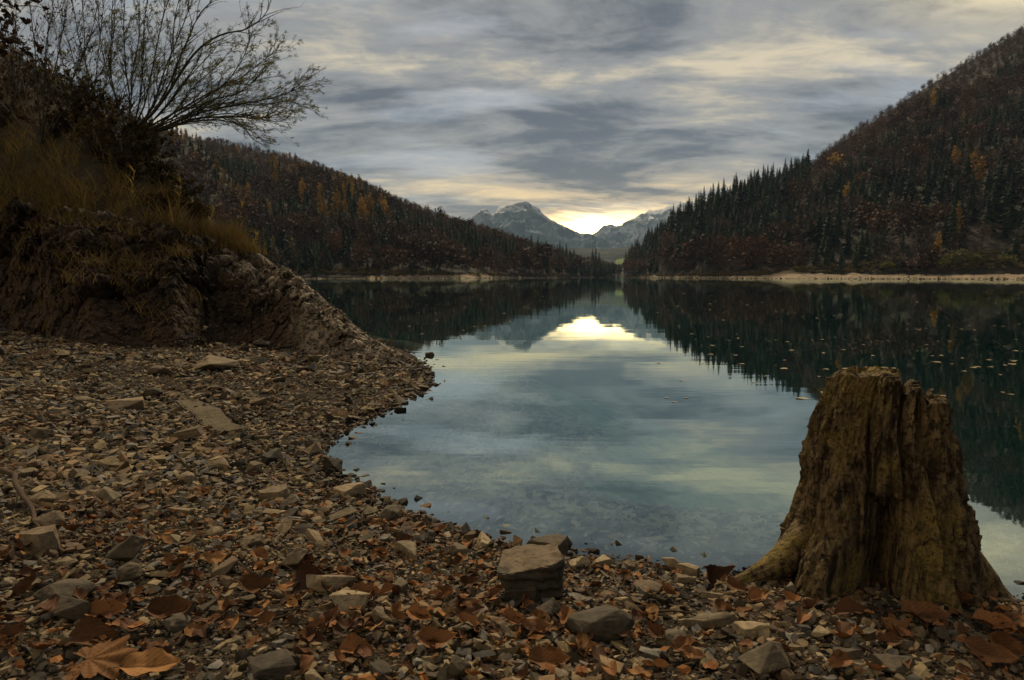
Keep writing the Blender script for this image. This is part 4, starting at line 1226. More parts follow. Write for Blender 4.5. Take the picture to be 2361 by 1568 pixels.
stems_tree('hazel_shrub', 'many-stemmed bare shrub between the willow and the corner shrub', 'shrub', (205, 318), [
    ([(205, 318), (190, 230), (165, 130), (140, 40), (125, -40)], .020, .5),
    ([(205, 318), (205, 220), (195, 120), (190, 20), (188, -40)], .020, -.3),
    ([(208, 318), (230, 240), (250, 160), (262, 80), (268, 0)], .020, .3),
    ([(203, 318), (170, 250), (130, 180), (95, 100), (70, 30)], .018, .2),
    ([(206, 318), (215, 220), (225, 120), (235, 30), (240, -40)], .018, -.6),
    ([(204, 318), (180, 240), (150, 170), (135, 100), (110, 20)], .018, .7),
    ([(207, 318), (245, 260), (290, 200), (320, 140), (340, 80)], .018, -.2),
    ], WD + 0.4, (11.0, 9.0), M['willow_leaf'], 3, .055, .005, 14, .30, .3, 0.0)
stems_tree('hanging_branch', 'dark leafy branch hanging into the top left corner', 'branch', (-140, -60), [
    ([(-140, -60), (-70, -10), (-10, 40), (30, 85), (55, 98)], .022, -.3),
    ([(-140, -60), (-60, -30), (0, 10), (70, 12), (120, 20)], .018, .2),
    ([(-140, -60), (-80, 20), (-30, 70), (10, 100)], .018, .1),
    ], 8.0, (7, 6), M['dark_leaf'], 4, .085, .028, 6, .25, .0, 0.08)

def bush(px, py_base, w_px, h_px, depth, label, mat, seed, n=900, leaf=.05, lw=.012, stems=26):
    rng = np.random.default_rng(seed)
    base = at_depth(px, py_base, depth)
    w, h = w_px * depth / FPX * 0.5, h_px * depth / FPX
    root = link('bush', None, loc=base)
    tb = Tubes(); tips = []
    for k in range(stems):
        a = rng.uniform(0, 6.28); r = math.sqrt(rng.uniform(0, 1))
        e = np.array([math.cos(a) * r * w, math.sin(a) * r * w * 0.7, h * (1.05 - 0.5 * r * r) * rng.uniform(.6, 1.05)])
        c = spline([(e[0] * .08, e[1] * .08, -0.1), e * np.array([.4, .4, .55]), e], 8)
        tb.add(c, .010, .0022, 4)
        branch_out(rng, tb, tips, c, .008, 0, (5.5, 6.0), .34, .3, 0)
    link('branches', tb.mesh('branches', M['bark']), root)
    P, D = [], []
    per = max(2, n // max(len(tips), 1))
    for q, nd in tips:
        for _ in range(per):
            t = rng.uniform(.2, 1); k = t * (len(q) - 1); i = min(int(k), len(q) - 2); f = k - i
            P.append(q[i] * (1 - f) + q[i + 1] * f); D.append(nd)
    V, F, T = leaf_quads(rng, np.array(P), np.array(D), leaf, lw, .8)
    link('leaves', np_mesh('leaves', V, F, mat, False, T), root)
    tag(root, label, 'bush', 'bushes on the left bank')
for i, (px, s, w, h, lab, mt) in enumerate([
    (-60, .85, 300, 190, 'dark tall bush at the left edge, high above the dry grass', 'shrub_leaf'),
    (40, .80, 190, 130, 'dark dense bush below the thin-stemmed shrub', 'dark_leaf'),
    (110, .95, 170, 120, 'brownish bush around the foot of the thin-stemmed shrub', 'shrub_leaf'),
    (175, .80, 170, 110, 'dark bush between the thin-stemmed shrub and the willow', 'dark_leaf'),
    (235, .92, 160, 105, 'twiggy bush just left of the willow foot', 'shrub_leaf'),
    (285, .70, 170, 110, 'dark bush below the willow foot', 'dark_leaf'),
    (335, .90, 130, 95, 'low twiggy bush right of the willow foot', 'shrub_leaf'),
    (10, .52, 180, 100, 'olive brown bush at the left edge just above the grass', 'shrub_leaf'),
    (130, .55, 160, 90, 'low dark bush in the upper grass of the bank', 'dark_leaf'),
    (215, .50, 150, 90, 'low olive bush amid the upper grass, under the willow', 'shrub_leaf'),
    (300, .42, 130, 80, 'low dark bush above the middle of the outcrop', 'dark_leaf'),
    (365, .55, 120, 80, 'low russet bush right of the willow, above the outcrop', 'shrub_leaf'),
    (420, .60, 100, 60, 'small russet bush behind the outcrop crown', 'shrub_leaf'),
    (455, .45, 80, 52, 'low dry bush on the bank between the outcrop crown and the grass tuft', 'shrub_leaf'),
    (385, .22, 90, 50, 'low olive bush right behind the outcrop crown', 'shrub_leaf'),
    (-170, .7, 320, 220, 'tall dark bush just outside the left edge', 'dark_leaf')]):
    P = bank_point(px, s)
    bx_, by_ = proj(P)
    bush(bx_, by_ + 12, w, h, P[1], lab, M[mt], 80 + i, 1300, .055, .013, 30)

# ------------------------------------------------------------------ tree stump
def stump_mats():
    m, nt, b = material('stump_wood', 0.2)
    p = nt.pos()
    q = nt.mapping(p, (1, 1, 0.16))
    g = nt.noise(q, 42, 8, 0.62, 0.3)
    n1 = nt.noise(p, 9, 8, 0.65); n2 = nt.noise(p, 55, 6, 0.65); n3 = nt.noise(p, 3.2, 4, 0.5)
    c = nt.mix(nt.ss(g, 0.36, 0.66), (0.016, 0.010, 0.006), (0.165, 0.115, 0.056))
    moss = nt.mix(nt.ss(n2, 0.4, 0.65), (0.08, 0.056, 0.014), (0.34, 0.25, 0.07))
    c = nt.mix(nt.math('MULTIPLY', nt.ss(n1, 0.46, 0.585), nt.ss(n3, 0.39, 0.58, .15, .9)), c, moss)
    c = nt.mix(nt.ss(n2, 0.50, 0.62, 0, 0.85), c, (0.012, 0.008, 0.004))
    nt.put(b.inputs['Base Color'], c); b.inputs['Roughness'].default_value = 0.9
    h = nt.math('ADD', nt.math('MULTIPLY', g, 1.0), nt.math('ADD', nt.math('MULTIPLY', n2, 0.55), nt.math('MULTIPLY', n1, 0.6)))
    nt.put(b.inputs['Normal'], nt.bump(h, 1.0, 0.022))
    M['stump'] = m
stump_mats()

ST_Y = np.array([855, 880, 905, 960, 1000, 1050, 1100, 1150, 1200, 1250, 1290, 1330, 1365, 1400, 1440])
ST_L = np.array([1912, 1893, 1882, 1862, 1847, 1838, 1830, 1820, 1810, 1793, 1772, 1750, 1735, 1728, 1725])
ST_R = np.array([2150, 2160, 2164, 2169, 2178, 2194, 2208, 2220, 2234, 2248, 2260, 2280, 2300, 2318, 2330])
SD = float(on_ground(1875, 1400)[1]) + 0.27           # distance of the stump's axis
def stump():
    """built in a frame that looks along the line from the camera: u to the side, w away; phi = 270 degrees faces the camera"""
    nth, nz = 460, 280
    c0 = at_depth(2020, 1300, SD)
    VA = math.atan2(c0[0], SD)
    base = np.array([c0[0], SD, gz(c0[0], SD)])
    lat = lambda px: (np.asarray(px, float) - 2020) * SD * math.cos(VA) / FPX
    zrow = np.array([at_depth(2020, y, SD)[2] for y in ST_Y]); order = np.argsort(zrow)
    xl, xr = lat(ST_L), lat(ST_R)
    ztop = at_depth(2020, 862, SD)[2]; zbot = base[2] - 0.10
    z = np.linspace(zbot, ztop + 0.012, nz)
    L = np.interp(z, zrow[order], xl[order]); Rr = np.interp(z, zrow[order], xr[order])
    cx = (L + Rr) / 2; a = (Rr - L) / 2
    th = np.linspace(0, 2 * math.pi, nth, endpoint=False)
    TH, Z = np.meshgrid(th, z)
    H = np.clip((Z - base[2]) / (ztop - base[2]), 0, 1.05)
    ct, s_ = np.cos(TH), np.sin(TH)
    A = a[:, None]; B = A * (0.66 + 0.32 * np.clip(H / 0.8, 0, 1))
    rad = 1.0 / np.sqrt((ct / A) ** 2 + (s_ / B) ** 2)
    def lobe(c, w):
        d = (TH - c + math.pi) % (2 * math.pi) - math.pi
        return np.exp(-(d / w) ** 2)
    low = np.clip(1 - H / 0.55, 0, 1) ** 1.8
    wv = 0.03 * np.sin(Z * 17)
    # broad front root with a sharp right edge, then the dark arched hollow
    d0 = (TH - R(243) + wv + math.pi) % (2 * math.pi) - math.pi
    buttress = np.where(d0 < 0, np.exp(-(d0 / 0.30) ** 2), np.exp(-(d0 / 0.17) ** 4))
    add = 0.150 * buttress * np.clip(1 - H / 0.72, 0, 1) ** 1.1
    hollow = np.exp(-((TH - R(276) + wv) / 0.27) ** 4)
    add = add - 0.19 * hollow * np.clip(1 - H / 0.50, 0, 1) ** 0.4
    add = add - 0.05 * lobe(R(212), 0.2) * np.clip(1 - H / 0.4, 0, 1) ** 0.8
    add = add + 0.07 * lobe(R(312), 0.16) * np.clip(1 - H / .6, 0, 1) + 0.06 * lobe(R(80), 0.4) * low + 0.06 * lobe(R(140), .3) * low
    # fluting that runs down the wood, broad ribs first
    wob = 0.35 * fbm(np.stack([ct * 1.2, s_ * 1.2, Z * 4], -1), 3, 90)
    fl = ridged(np.stack([np.cos(TH + wob * .3) * 3.4, np.sin(TH + wob * .3) * 3.4, Z * 1.0], -1), 3, 91)
    fl2 = ridged(np.stack([np.cos(TH + wob * .25) * 13, np.sin(TH + wob * .25) * 13, Z * 3.0], -1), 3, 92)
    lump = fbm(np.stack([ct * 3.0, s_ * 3.0, Z * 7], -1), 4, 93)
    fine = fbm(np.stack([ct * 26, s_ * 26, Z * 40], -1), 3, 94)
    pits, pe = facets(np.stack([ct * 9, s_ * 9, Z * 16], -1), 97)
    tex = 0.075 * fl + 0.034 * fl2 + 0.020 * lump + 0.007 * fine + 0.012 * pits
    tex = tex - tex.mean()
    for (cth, ch, w, hh, dp) in ((R(252), .60, .07, .03, .05), (R(266), .47, .09, .018, .05), (R(236), .46, .05, .05, .03), (R(256), .82, .04, .03, -.012), (R(292), .52, .04, .1, .03), (R(228), .66, .05, .03, .03)):
        add = add - dp * lobe(cth, w) * np.exp(-((H - ch) / hh) ** 2)
    # deep clefts between the main body and the right-hand ribs
    for cth, w, dp in ((R(291), .07, .065), (R(311), .06, .055), (R(330), .05, .03), (R(222), .05, .025), (R(258), .03, .02)):
        wig = cth + 0.06 * np.sin(Z * 9 + cth)
        d = (TH - wig + math.pi) % (2 * math.pi) - math.pi
        add = add - dp * np.exp(-(d / w) ** 2) * np.clip(H * 1.4, 0.3, 1)
    rad = rad + add + tex - 0.002
    U = cx[:, None] + rad * ct; W = rad * s_
    # broken top: two steps down on the right, a dip in the middle
    rimx = lat((1890, 1905, 1940, 1955, 2000, 2052, 2064, 2078, 2102, 2114, 2124, 2160, 2175))
    rimy = np.array([at_depth(2020, q, SD)[2] for q in (880, 868, 862, 866, 858, 864, 902, 884, 886, 925, 906, 910, 930)])
    zt = np.interp(U, rimx, rimy) + 0.012 * fbm(np.stack([U * 22, W * 22, 0 * U], -1), 3, 95)
    V = np.stack([U, W, np.minimum(Z, zt)], -1)
    rings = []; last = V[-1]
    cc = np.array([float(lat(1985)), -0.02])
    for k in range(1, 26):
        f = 1 - k / 25
        x = cc[0] + (last[:, 0] - cc[0]) * f; y = cc[1] + (last[:, 1] - cc[1]) * f
        zz = np.interp(x, rimx, rimy) - 0.012 + 0.016 * fbm(np.stack([x * 24, y * 24, 0 * x], -1), 4, 96)
        hol = np.exp(-(((x - cc[0] + .005) / .045) ** 2 + ((y + .06) / .05) ** 2))
        rings.append(np.stack([x, y, np.minimum(zz, last[:, 2] + 0.02) - 0.11 * hol], -1))
    V = np.concatenate([V, np.array(rings)], 0)
    cv, sv = math.cos(VA), math.sin(VA)
    V = np.stack([c0[0] + V[..., 0] * cv + V[..., 1] * sv, SD - V[..., 0] * sv + V[..., 1] * cv, V[..., 2]], -1)
    nr = V.shape[0]
    idx = np.arange(nr * nth).reshape(nr, nth)
    Fq = np.stack([idx[:-1], np.roll(idx[:-1], -1, 1), np.roll(idx[1:], -1, 1), idx[1:]], -1).reshape(-1, 4)
    root = link('tree_stump', None, loc=base)
    link('trunk', np_mesh('trunk', V.reshape(-1, 3) - base, Fq, M['stump'], True), root)
    # long surface roots
    def rootlet(pts, r0, r1, seed, flat=0.8):
        c = spline(pts, 46); n = len(c); sides = 40
        t = np.gradient(c, axis=0); t /= np.linalg.norm(t, axis=1, keepdims=True)
        sd_ = np.cross(t, [0, 0, 1.0]); sd_ /= np.linalg.norm(sd_, axis=1, keepdims=True); up = np.cross(sd_, t)
        rr = r0 + (r1 - r0) * np.linspace(0, 1, n) ** 0.75
        an = np.arange(sides) / sides * 2 * math.pi
        nz_ = 1 + 0.28 * (ridged(np.stack([np.cos(an)[None] * 2.2 + 0 * rr[:, None], np.sin(an)[None] * 2.2 + 0 * rr[:, None], np.linspace(0, 1.4, n)[:, None] + 0 * an[None]], -1), 4, seed) - .6) \
            + 0.12 * fbm(np.stack([np.cos(an)[None] * 5 + 0 * rr[:, None], np.sin(an)[None] * 5 + 0 * rr[:, None], np.linspace(0, 7, n)[:, None] + 0 * an[None]], -1), 3, seed + 3)
        ring = c[:, None] + (rr[:, None] * nz_)[..., None] * (np.cos(an)[None, :, None] * sd_[:, None] + flat * np.sin(an)[None, :, None] * up[:, None])
        ix = np.arange(n * sides).reshape(n, sides)
        f = np.stack([ix[:-1], np.roll(ix[:-1], -1, 1), np.roll(ix[1:], -1, 1), ix[1:]], -1).reshape(-1, 4)
        link('root', np_mesh('root', ring.reshape(-1, 3) - base, f, M['stump'], True), root)
    g = lambda px, py, l: on_ground(px, py, l)
    P = lambda px, py, dd=0.0: at_depth(px, py, SD + dd)
    rootlet([P(1950, 1120, .10), P(1872, 1225, .05), P(1800, 1296, .0), P(1730, 1334, -.03), P(1668, 1356, -.03)], .095, .012, 101, 0.95)
    rootlet([P(2105, 1140, .02), P(2200, 1250, .0), P(2262, 1325, -.06), P(2320, 1392, -.12), P(2400, 1440, -.2)], .065, .022, 102, 0.9)
    rootlet([P(2060, 1210, .02), P(2150, 1300, .10), P(2230, 1350, .18), P(2300, 1385, .24)], .06, .018, 104, 0.9)
    tag(root, 'weathered mossy tree stump with spread roots and a hollow broken top', 'tree stump')
stump()
# ------------------------------------------------------------------ far hills
def hill_surface(name, label, pxs, ysh, yr, ridge_py, power, amp, seed, nc=150, nt=44, mat='forest_floor', z0=0.8, back=250):
    cols = np.linspace(pxs[0], pxs[-1], nc)
    V = np.zeros((nt + 8, nc, 3))
    ys, yy, rp = interp(cols, pxs, ysh), interp(cols, pxs, yr), interp(cols, pxs, ridge_py)
    for j, px in enumerate(cols):
        t = np.linspace(0, 1, nt)
        d = ys[j] + (yy[j] - ys[j]) * t
        zr = 1 + (HORIZON - rp[j]) / FPX * yy[j]
        k = (px - CX) / FPX / (math.cos(PITCH))
        V[:nt, j, 0] = d * (px - CX) / FPX
        V[:nt, j, 1] = d
        V[:nt, j, 2] = z0 + (zr - z0) * t ** power
        u = np.linspace(0, 1, 9)[1:]
        d2 = yy[j] + back * u
        V[nt:, j, 0] = d2 * (px - CX) / FPX; V[nt:, j, 1] = d2; V[nt:, j, 2] = zr - (zr + 5) * u ** 1.5
    flat = V.reshape(-1, 3)
    tt = np.concatenate([np.linspace(0, 1, nt), np.ones(8)])[:, None] * np.ones((1, nc))
    w = np.sin(np.clip(tt, 0, 1) * math.pi).reshape(-1) ** 0.7
    flat[:, 2] += amp * w * fbm(flat * np.array([.012, .012, 0]), 4, seed)
    V = flat.reshape(nt + 8, nc, 3)
    o = link(name, np_mesh(name, flat, grid_faces(nt + 8, nc), M[mat], True))
    tag(o, label, 'hill', kind='structure')
    def at(px, t):
        j = np.clip((px - cols[0]) / (cols[-1] - cols[0]) * (nc - 1), 0, nc - 1.001); i = np.clip(t, 0, 1) * (nt - 1.001)
        j0, i0 = np.floor(j).astype(int), np.floor(i).astype(int); fj, fi = (j - j0)[..., None], (i - i0)[..., None]
        return (V[i0, j0] * (1 - fi) + V[i0 + 1, j0] * fi) * (1 - fj) + (V[i0, j0 + 1] * (1 - fi) + V[i0 + 1, j0 + 1] * fi) * fj
    return at

R_PX = [1436, 1460, 1500, 1560, 1640, 1700, 1760, 1820, 1860, 1900, 2000, 2100, 2200, 2300, 2361, 2500, 2900]
R_YS = [700, 640, 540, 460, 400, 370, 350, 335, 325, 318, 304, 293, 283, 275, 270, 258, 235]
R_YR = [790, 740, 660, 590, 560, 560, 575, 620, 660, 690, 730, 770, 800, 830, 850, 860, 860]
R_PY = [622, 592, 556, 506, 470, 447, 430, 408, 386, 352, 285, 220, 160, 100, 68, 10, -120]
hill_r = hill_surface('hill_right', 'steep wooded hill rising on the far side of the lake under autumn trees', R_PX, R_YS, R_YR, R_PY, 0.95, 14, 201)
L_PX = [-700, -300, 0, 200, 400, 480, 560, 640, 720, 800, 900, 1000, 1100, 1200, 1290, 1390, 1436]
L_YS = [180, 210, 245, 262, 278, 285, 291, 297, 302, 310, 325, 345, 375, 450, 545, 660, 720]
L_YR = [600, 640, 700, 760, 800, 800, 790, 780, 770, 750, 720, 690, 660, 670, 700, 760, 800]
L_PY = [200, 230, 270, 300, 325, 332, 344, 364, 385, 415, 458, 498, 532, 566, 588, 610, 622]
hill_l = hill_surface('hill_left', 'long wooded ridge across the lake sloping down to the valley gap', L_PX, L_YS, L_YR, L_PY, 0.95, 12, 202)
S_PX = [-700, -300, 0, 100, 200, 290, 380, 430, 480, 540, 600, 680, 760]
S_YS = [170, 200, 240, 252, 262, 270, 277, 281, 285, 289, 294, 299, 305]
S_YR = [400, 430, 470, 480, 490, 490, 480, 470, 455, 430, 405, 370, 330]
S_PY = [-60, 0, 110, 156, 212, 258, 298, 320, 348, 410, 470, 550, 622]
hill_s = hill_surface('hill_spur', 'steep dark spur of the left hillside, nearer than the long ridge', S_PX, S_YS, S_YR, S_PY, 1.0, 8, 203)

# pale gravel strips along the far waterline
def far_shore(name, label, pxs, ysh, width, height, seed, mounds=()):
    cols = np.linspace(pxs[0], pxs[-1], 340); nr = 12
    V = np.zeros((nr, len(cols), 3))
    ys = interp(cols, pxs, ysh); hh = interp(cols, pxs, height); ww = interp(cols, pxs, width)
    wav = fbm(xyz(cols * 0.03, 0 * cols, 3.0), 4, seed)
    for m_, c_, h_ in mounds:
        hh = hh + h_ * np.exp(-((cols - m_) / c_) ** 2)
    for i, t in enumerate(np.linspace(0, 1, nr)):
        d = ys - ww * (1 - t) + wav * 4 * (1 - t) + 4
        V[i, :, 0] = d * (cols - CX) / FPX; V[i, :, 1] = d
        V[i, :, 2] = -1.2 + (hh + 1.2) * t ** 0.8 + 0.6 * t * fbm(xyz(cols * .16, t * 6.0), 4, seed + 2)
    o = link(name, np_mesh(name, V.reshape(-1, 3), grid_faces(nr, len(cols)), M['far_gravel'], True))
    tag(o, label, 'shore', kind='structure')
far_shore('shore_right', 'pale bare gravel strip of the drawn-down lake below the far forest', R_PX, R_YS, [6, 8, 10, 14, 16, 20, 24, 28, 30, 28, 26, 26, 28, 28, 28, 28, 28], [1.2, 1.7, 1.9, 1.8, 1.6, 1.6, 1.9, 2.2, 2.2, 2.1, 1.8, 1.7, 2.1, 2.2, 2.3, 2.4, 2.4], 211, ((1815, 26, 1.9), (1860, 40, .5), (1968, 22, .9), (2080, 60, .4)))
far_shore('shore_left', 'thin pale gravel strip along the foot of the left forest', L_PX, L_YS, [10] * 9 + [10, 12, 14, 14, 10, 8, 6, 6], [1.3] * 8 + [1.3, 1.4, 1.6, 1.9, 2.0, 1.5, 1.5, 1.6, 1.6], 212, ((1085, 30, .7),))

def shore_clutter():
    rng = np.random.default_rng(231); var = []
    for k in range(8):
        v, f = hull_tris(stone_points(rng, 9, ('block', 'slab', 'wedge', 'slab')[k % 4])); var.append((v, f, np.zeros(len(v))))
    P = []
    for pxs, ysh, wid, x0, x1, n in ((R_PX, R_YS, 22, 1440, 2400, 1500), (L_PX, L_YS, 10, 690, 1440, 700)):
        px = rng.uniform(x0, x1, n); d = interp(px, pxs, ysh) + rng.uniform(-wid, 5, n)
        P.append(np.stack([d * (px - CX) / FPX, d, rng.uniform(-.1, 1.3, n) * np.clip((d - interp(px, pxs, ysh) + wid) / wid, .1, 1)], -1))
    P = np.concatenate(P); n = len(P); sz = rng.uniform(.25, .6, n) + 1.1 * rng.uniform(0, 1, n) ** 6
    V, F, T = scatter(var, P, rot_z(rng.uniform(0, 6.28, n)) @ rot_x(rng.normal(0, .4, n)), sz[:, None] * np.array([[1, .8, .6]]), rng.integers(0, 8, n), rng.uniform(0, 1, n))
    o = link('shore_stones', np_mesh('shore_stones', V, F, M['gravel'], False, T)); tag(o, 'scattered stones on the pale far gravel strips', 'stones', kind='stuff')
shore_clutter()

def patch(name, label, pts, mat):
    """small grassy clearing built as a ground sheet"""
    V = [at_depth(*p) for p in pts]
    o = link(name, np_mesh(name, V, [list(range(len(V)))], M[mat])); tag(o, label, 'meadow', kind='structure')

# valley floor beyond the lake with a bright meadow
vx, vy = np.meshgrid(np.linspace(-900, 1500, 60), np.concatenate([np.linspace(800, 2600, 30), np.linspace(2800, 9500, 20)]))
vz = 1.5 + np.clip((vy - 800) / 900, 0, 1) * 9 + 3 * fbm(xyz(vx * .004, vy * .004), 3, 220) + np.clip((vy - 2600) / 6000, 0, 1) * 60
o = link('valley_floor', np_mesh('valley_floor', np.stack([vx, vy, vz], -1).reshape(-1, 3), grid_faces(*vx.shape), M['meadow'], True))
tag(o, 'green valley floor beyond the end of the lake', 'valley', kind='structure')
mx_, my_ = np.meshgrid(np.linspace(0, 1, 10), np.linspace(0, 1, 8))
d_ = 1150 + 160 * my_
c_ = 1418 + 34 * mx_
pz = 1 + (HORIZON - (608 - 17 * my_ * (0.55 + .45 * mx_))) / FPX * d_
o = link('meadow', np_mesh('meadow', np.stack([d_ * (c_ - CX) / FPX, d_, pz], -1).reshape(-1, 3), grid_faces(8, 10), M['meadow'], True))
tag(o, 'small bright green meadow in the valley gap', 'meadow', kind='structure')

# ------------------------------------------------------------------ far trees
M['spruce'] = foliage_mat('spruce_needles', (0.004, 0.009, 0.005), (0.019, 0.031, 0.013), 0.0)
M['beech'] = foliage_mat('beech_leaves', (0.022, 0.012, 0.008), (0.085, 0.041, 0.022), 0.1)
M['bare'] = foliage_mat('bare_twigs', (0.025, 0.017, 0.014), (0.082, 0.052, 0.041), 0.0)
M['larch'] = foliage_mat('larch_needles', (0.14, 0.075, 0.015), (0.38, 0.225, 0.042), 0.1)
M['olive'] = foliage_mat('olive_leaves', (0.04, 0.04, 0.014), (0.15, 0.135, 0.04), 0.1)
M['far_bark'] = rock_mat('far_bark', (0.03, 0.024, 0.018), (0.09, 0.07, 0.05), (0.05, 0.04, 0.03), 2, 0.01)

def tri_trunk(h, r, lean=0.0):
    a = np.arange(3) / 3 * 6.283
    V = np.vstack([np.stack([r * np.cos(a), r * np.sin(a), 0 * a], -1), [[lean, 0, h]]])
    return V, np.array([[0, 1, 3], [1, 2, 3], [2, 0, 3]])

def join(parts):
    Vs, Fs, Ts, off = [], [], [], 0
    for v, f, t in parts:
        Vs.append(v); Fs.append(f + off); Ts.append(np.broadcast_to(t, (len(v),))); off += len(v)
    return np.concatenate(Vs), np.concatenate(Fs), np.concatenate(Ts)

def mk_spruce(rng, n=22, m=8, wid=0.17):
    parts = []
    v, f = tri_trunk(1.0, 0.010); parts.append((v, f, 0.0))
    bv, bf = [], []
    for i in range(n):
        h0 = 0.05 + 0.93 * (i / (n - 1)) ** 0.92
        ph = rng.uniform(0, 6.28)
        for j in range(m):
            h = min(h0 + rng.uniform(-.02, .02), .985)
            a = ph + j / m * 6.28 + rng.uniform(-.35, .35); r = (wid * (1 - h) ** .9 + .008) * rng.uniform(.55, 1.2)
            w = 0.30 * r + .007; dz = -0.30 * r - .010 + rng.uniform(-.012, .012)
            c, s = math.cos(a), math.sin(a); k = len(bv); tw = rng.uniform(-.5, .5) * w
            bv += [(0, 0, h + .014), (c * r * .6 - s * w, s * r * .6 + c * w, h + dz * .7 - .008 + tw), (c * r, s * r, h + dz), (c * r * .6 + s * w, s * r * .6 - c * w, h + dz * .7 - .008 - tw)]
            bf += [(k, k + 1, k + 2), (k, k + 2, k + 3)]
    parts.append((np.array(bv), np.array(bf), np.repeat(rng.uniform(0, .4, len(bv) // 4), 4)))
    return join(parts)

def mk_round(rng, n=170, w=.30, zc=.58, hz=.42, leaf=.05, branches=9, cone=False, fill=0.5):
    parts = []
    v, f = tri_trunk(.8, .016); parts.append((v, f, 0.05))
    for b in range(branches):
        a = rng.uniform(0, 6.28); h = rng.uniform(.2, .6); e = np.array([math.cos(a) * w * .8, math.sin(a) * w * .8, h + rng.uniform(.15, .35)])
        s = np.array([0, 0, h]); q = np.array([-.006 * math.sin(a), .006 * math.cos(a), 0])
        parts.append((np.array([s - q, s + q, e]), np.array([[0, 1, 2]]), 0.05))
    # clumps: centres on a lumpy crown, leaf faces around each
    nc = 13
    cd = rng.normal(size=(nc, 3)); cd /= np.linalg.norm(cd, axis=1, keepdims=True)
    cr = rng.uniform(.30, .75, (nc, 1))
    cc = cd * cr
    k = rng.integers(0, nc, n)
    p = cc[k] + rng.normal(0, .24, (n, 3))
    p /= np.maximum(np.linalg.norm(p, axis=1, keepdims=True) / 1.0, 1.0)
    P = p * np.array([w, w, hz]); P[:, 2] += zc
    if cone:
        h = np.clip((P[:, 2] - (zc - hz)) / (2 * hz), 0, 1); P[:, :2] *= (1.25 * (1 - h) ** .8 + .1)[:, None]
    d = rng.normal(size=(n, 3)); d /= np.linalg.norm(d, axis=1, keepdims=True)
    s = np.cross(d, rng.normal(size=(n, 3))); s /= np.linalg.norm(s, axis=1, keepdims=True)
    l = leaf * rng.uniform(.6, 1.4, (n, 1))
    V = np.stack([P - d * l, P + s * l * .7, P + d * l, P - s * l * .7], 1).reshape(-1, 3)
    i = np.arange(n) * 4
    F = np.concatenate([np.stack([i, i + 1, i + 2], -1), np.stack([i, i + 2, i + 3], -1)])
    T = np.repeat(np.clip(rng.uniform(0, .4, n) + 0.12 * (k % 3), 0, 1) * .7, 4)
    parts.append((V, F, T))
    return join(parts)

def mk_bare(rng, n=100, branches=26):
    parts = []
    v, f = tri_trunk(.95, .012, rng.uniform(-.04, .04)); parts.append((v, f, 0.1))
    for b in range(branches):
        a = rng.uniform(0, 6.28); h = rng.uniform(.15, .8); r = .28 * math.sin(min(1, (h + .15)) * 2.4) + .05
        e = np.array([math.cos(a) * r, math.sin(a) * r, min(1.0, h + rng.uniform(.14, .34))]); s = np.array([0, 0, h]); q = np.array([-.008 * math.sin(a), .008 * math.cos(a), 0])
        parts.append((np.array([s - q, s + q, e]), np.array([[0, 1, 2]]), rng.uniform(.1, .5)))
        for _ in range(3):
            m_ = s + (e - s) * rng.uniform(.3, .9); e2 = m_ + np.array([rng.normal(0, .07), rng.normal(0, .07), rng.uniform(.04, .16)])
            parts.append((np.array([m_ - q * .6, m_ + q * .6, e2]), np.array([[0, 1, 2]]), rng.uniform(.1, .6)))
    v, f, t = mk_round(rng, n, .36, .60, .37, .034, 0)
    parts.append((v, f, t))
    return join(parts)

trng = np.random.default_rng(77)
KIND = {'spruce': [mk_spruce(trng, 18, 8, trng.uniform(.21, .30)) for _ in range(6)],
        'beech': [mk_round(trng, 250, trng.uniform(.38, .52), .57, .42, .048) for _ in range(6)],
        'bare': [mk_bare(trng, 150) for _ in range(5)],
        'larch': [mk_round(trng, 150, .20, .54, .45, .042, 5, True) for _ in range(4)]}
KNAME = {'spruce': 'spruce', 'beech': 'beech', 'bare': 'bare_tree', 'larch': 'larch'}
KMESH = {k: [np_mesh(KNAME[k], v, f, M[k], False, t) for v, f, t in vs] for k, vs in KIND.items()}
KHEIGHT = {'spruce': (10, 20), 'beech': (12, 19), 'bare': (11, 18), 'larch': (15, 24)}

# where the trees stand: hill, columns, spacing, species by height and by patches
spots = {k: [] for k in KIND}          # rows: x, y, z, height, tint
def populate(at, px0, px1, n, species, seed, t1=1.0, hmul=1.0, skip=None):
    rng = np.random.default_rng(seed)
    px = rng.uniform(px0, px1, n); t = rng.uniform(0.0, 1.0, n) ** 0.9 * (t1 - .015) + .015
    P = at(px, t)
    pn = vnoise(xyz(P[:, 0] * .020, P[:, 1] * .020), seed + 1); pm = vnoise(xyz(P[:, 0] * .055, P[:, 1] * .055), seed + 2)
    cell = {}
    for i in range(n):
        if skip is not None and skip(px[i], t[i]): continue
        k = species(px[i], t[i], pn[i], pm[i], rng)
        r = {'spruce': 5.2, 'beech': 7.4, 'bare': 6.0, 'larch': 5.4}[k] * (1.0 if t[i] < .65 else .72)
        c = (int(P[i, 0] // 6), int(P[i, 1] // 6))
        if any((P[i, 0] - a) ** 2 + (P[i, 1] - b) ** 2 < (r * .5 + e * .5) ** 2 for dx in (-1, 0, 1) for dy in (-1, 0, 1) for a, b, e in cell.get((c[0] + dx, c[1] + dy), ())): continue
        cell.setdefault(c, []).append((P[i, 0], P[i, 1], r))
        h = rng.uniform(*KHEIGHT[k]) * hmul * (1.0 if t[i] < .65 else .52) * (0.72 if t[i] < 0.05 else 1)
        spots[k].append((P[i, 0], P[i, 1], P[i, 2] - .4, h, rng.uniform(0, .5)))

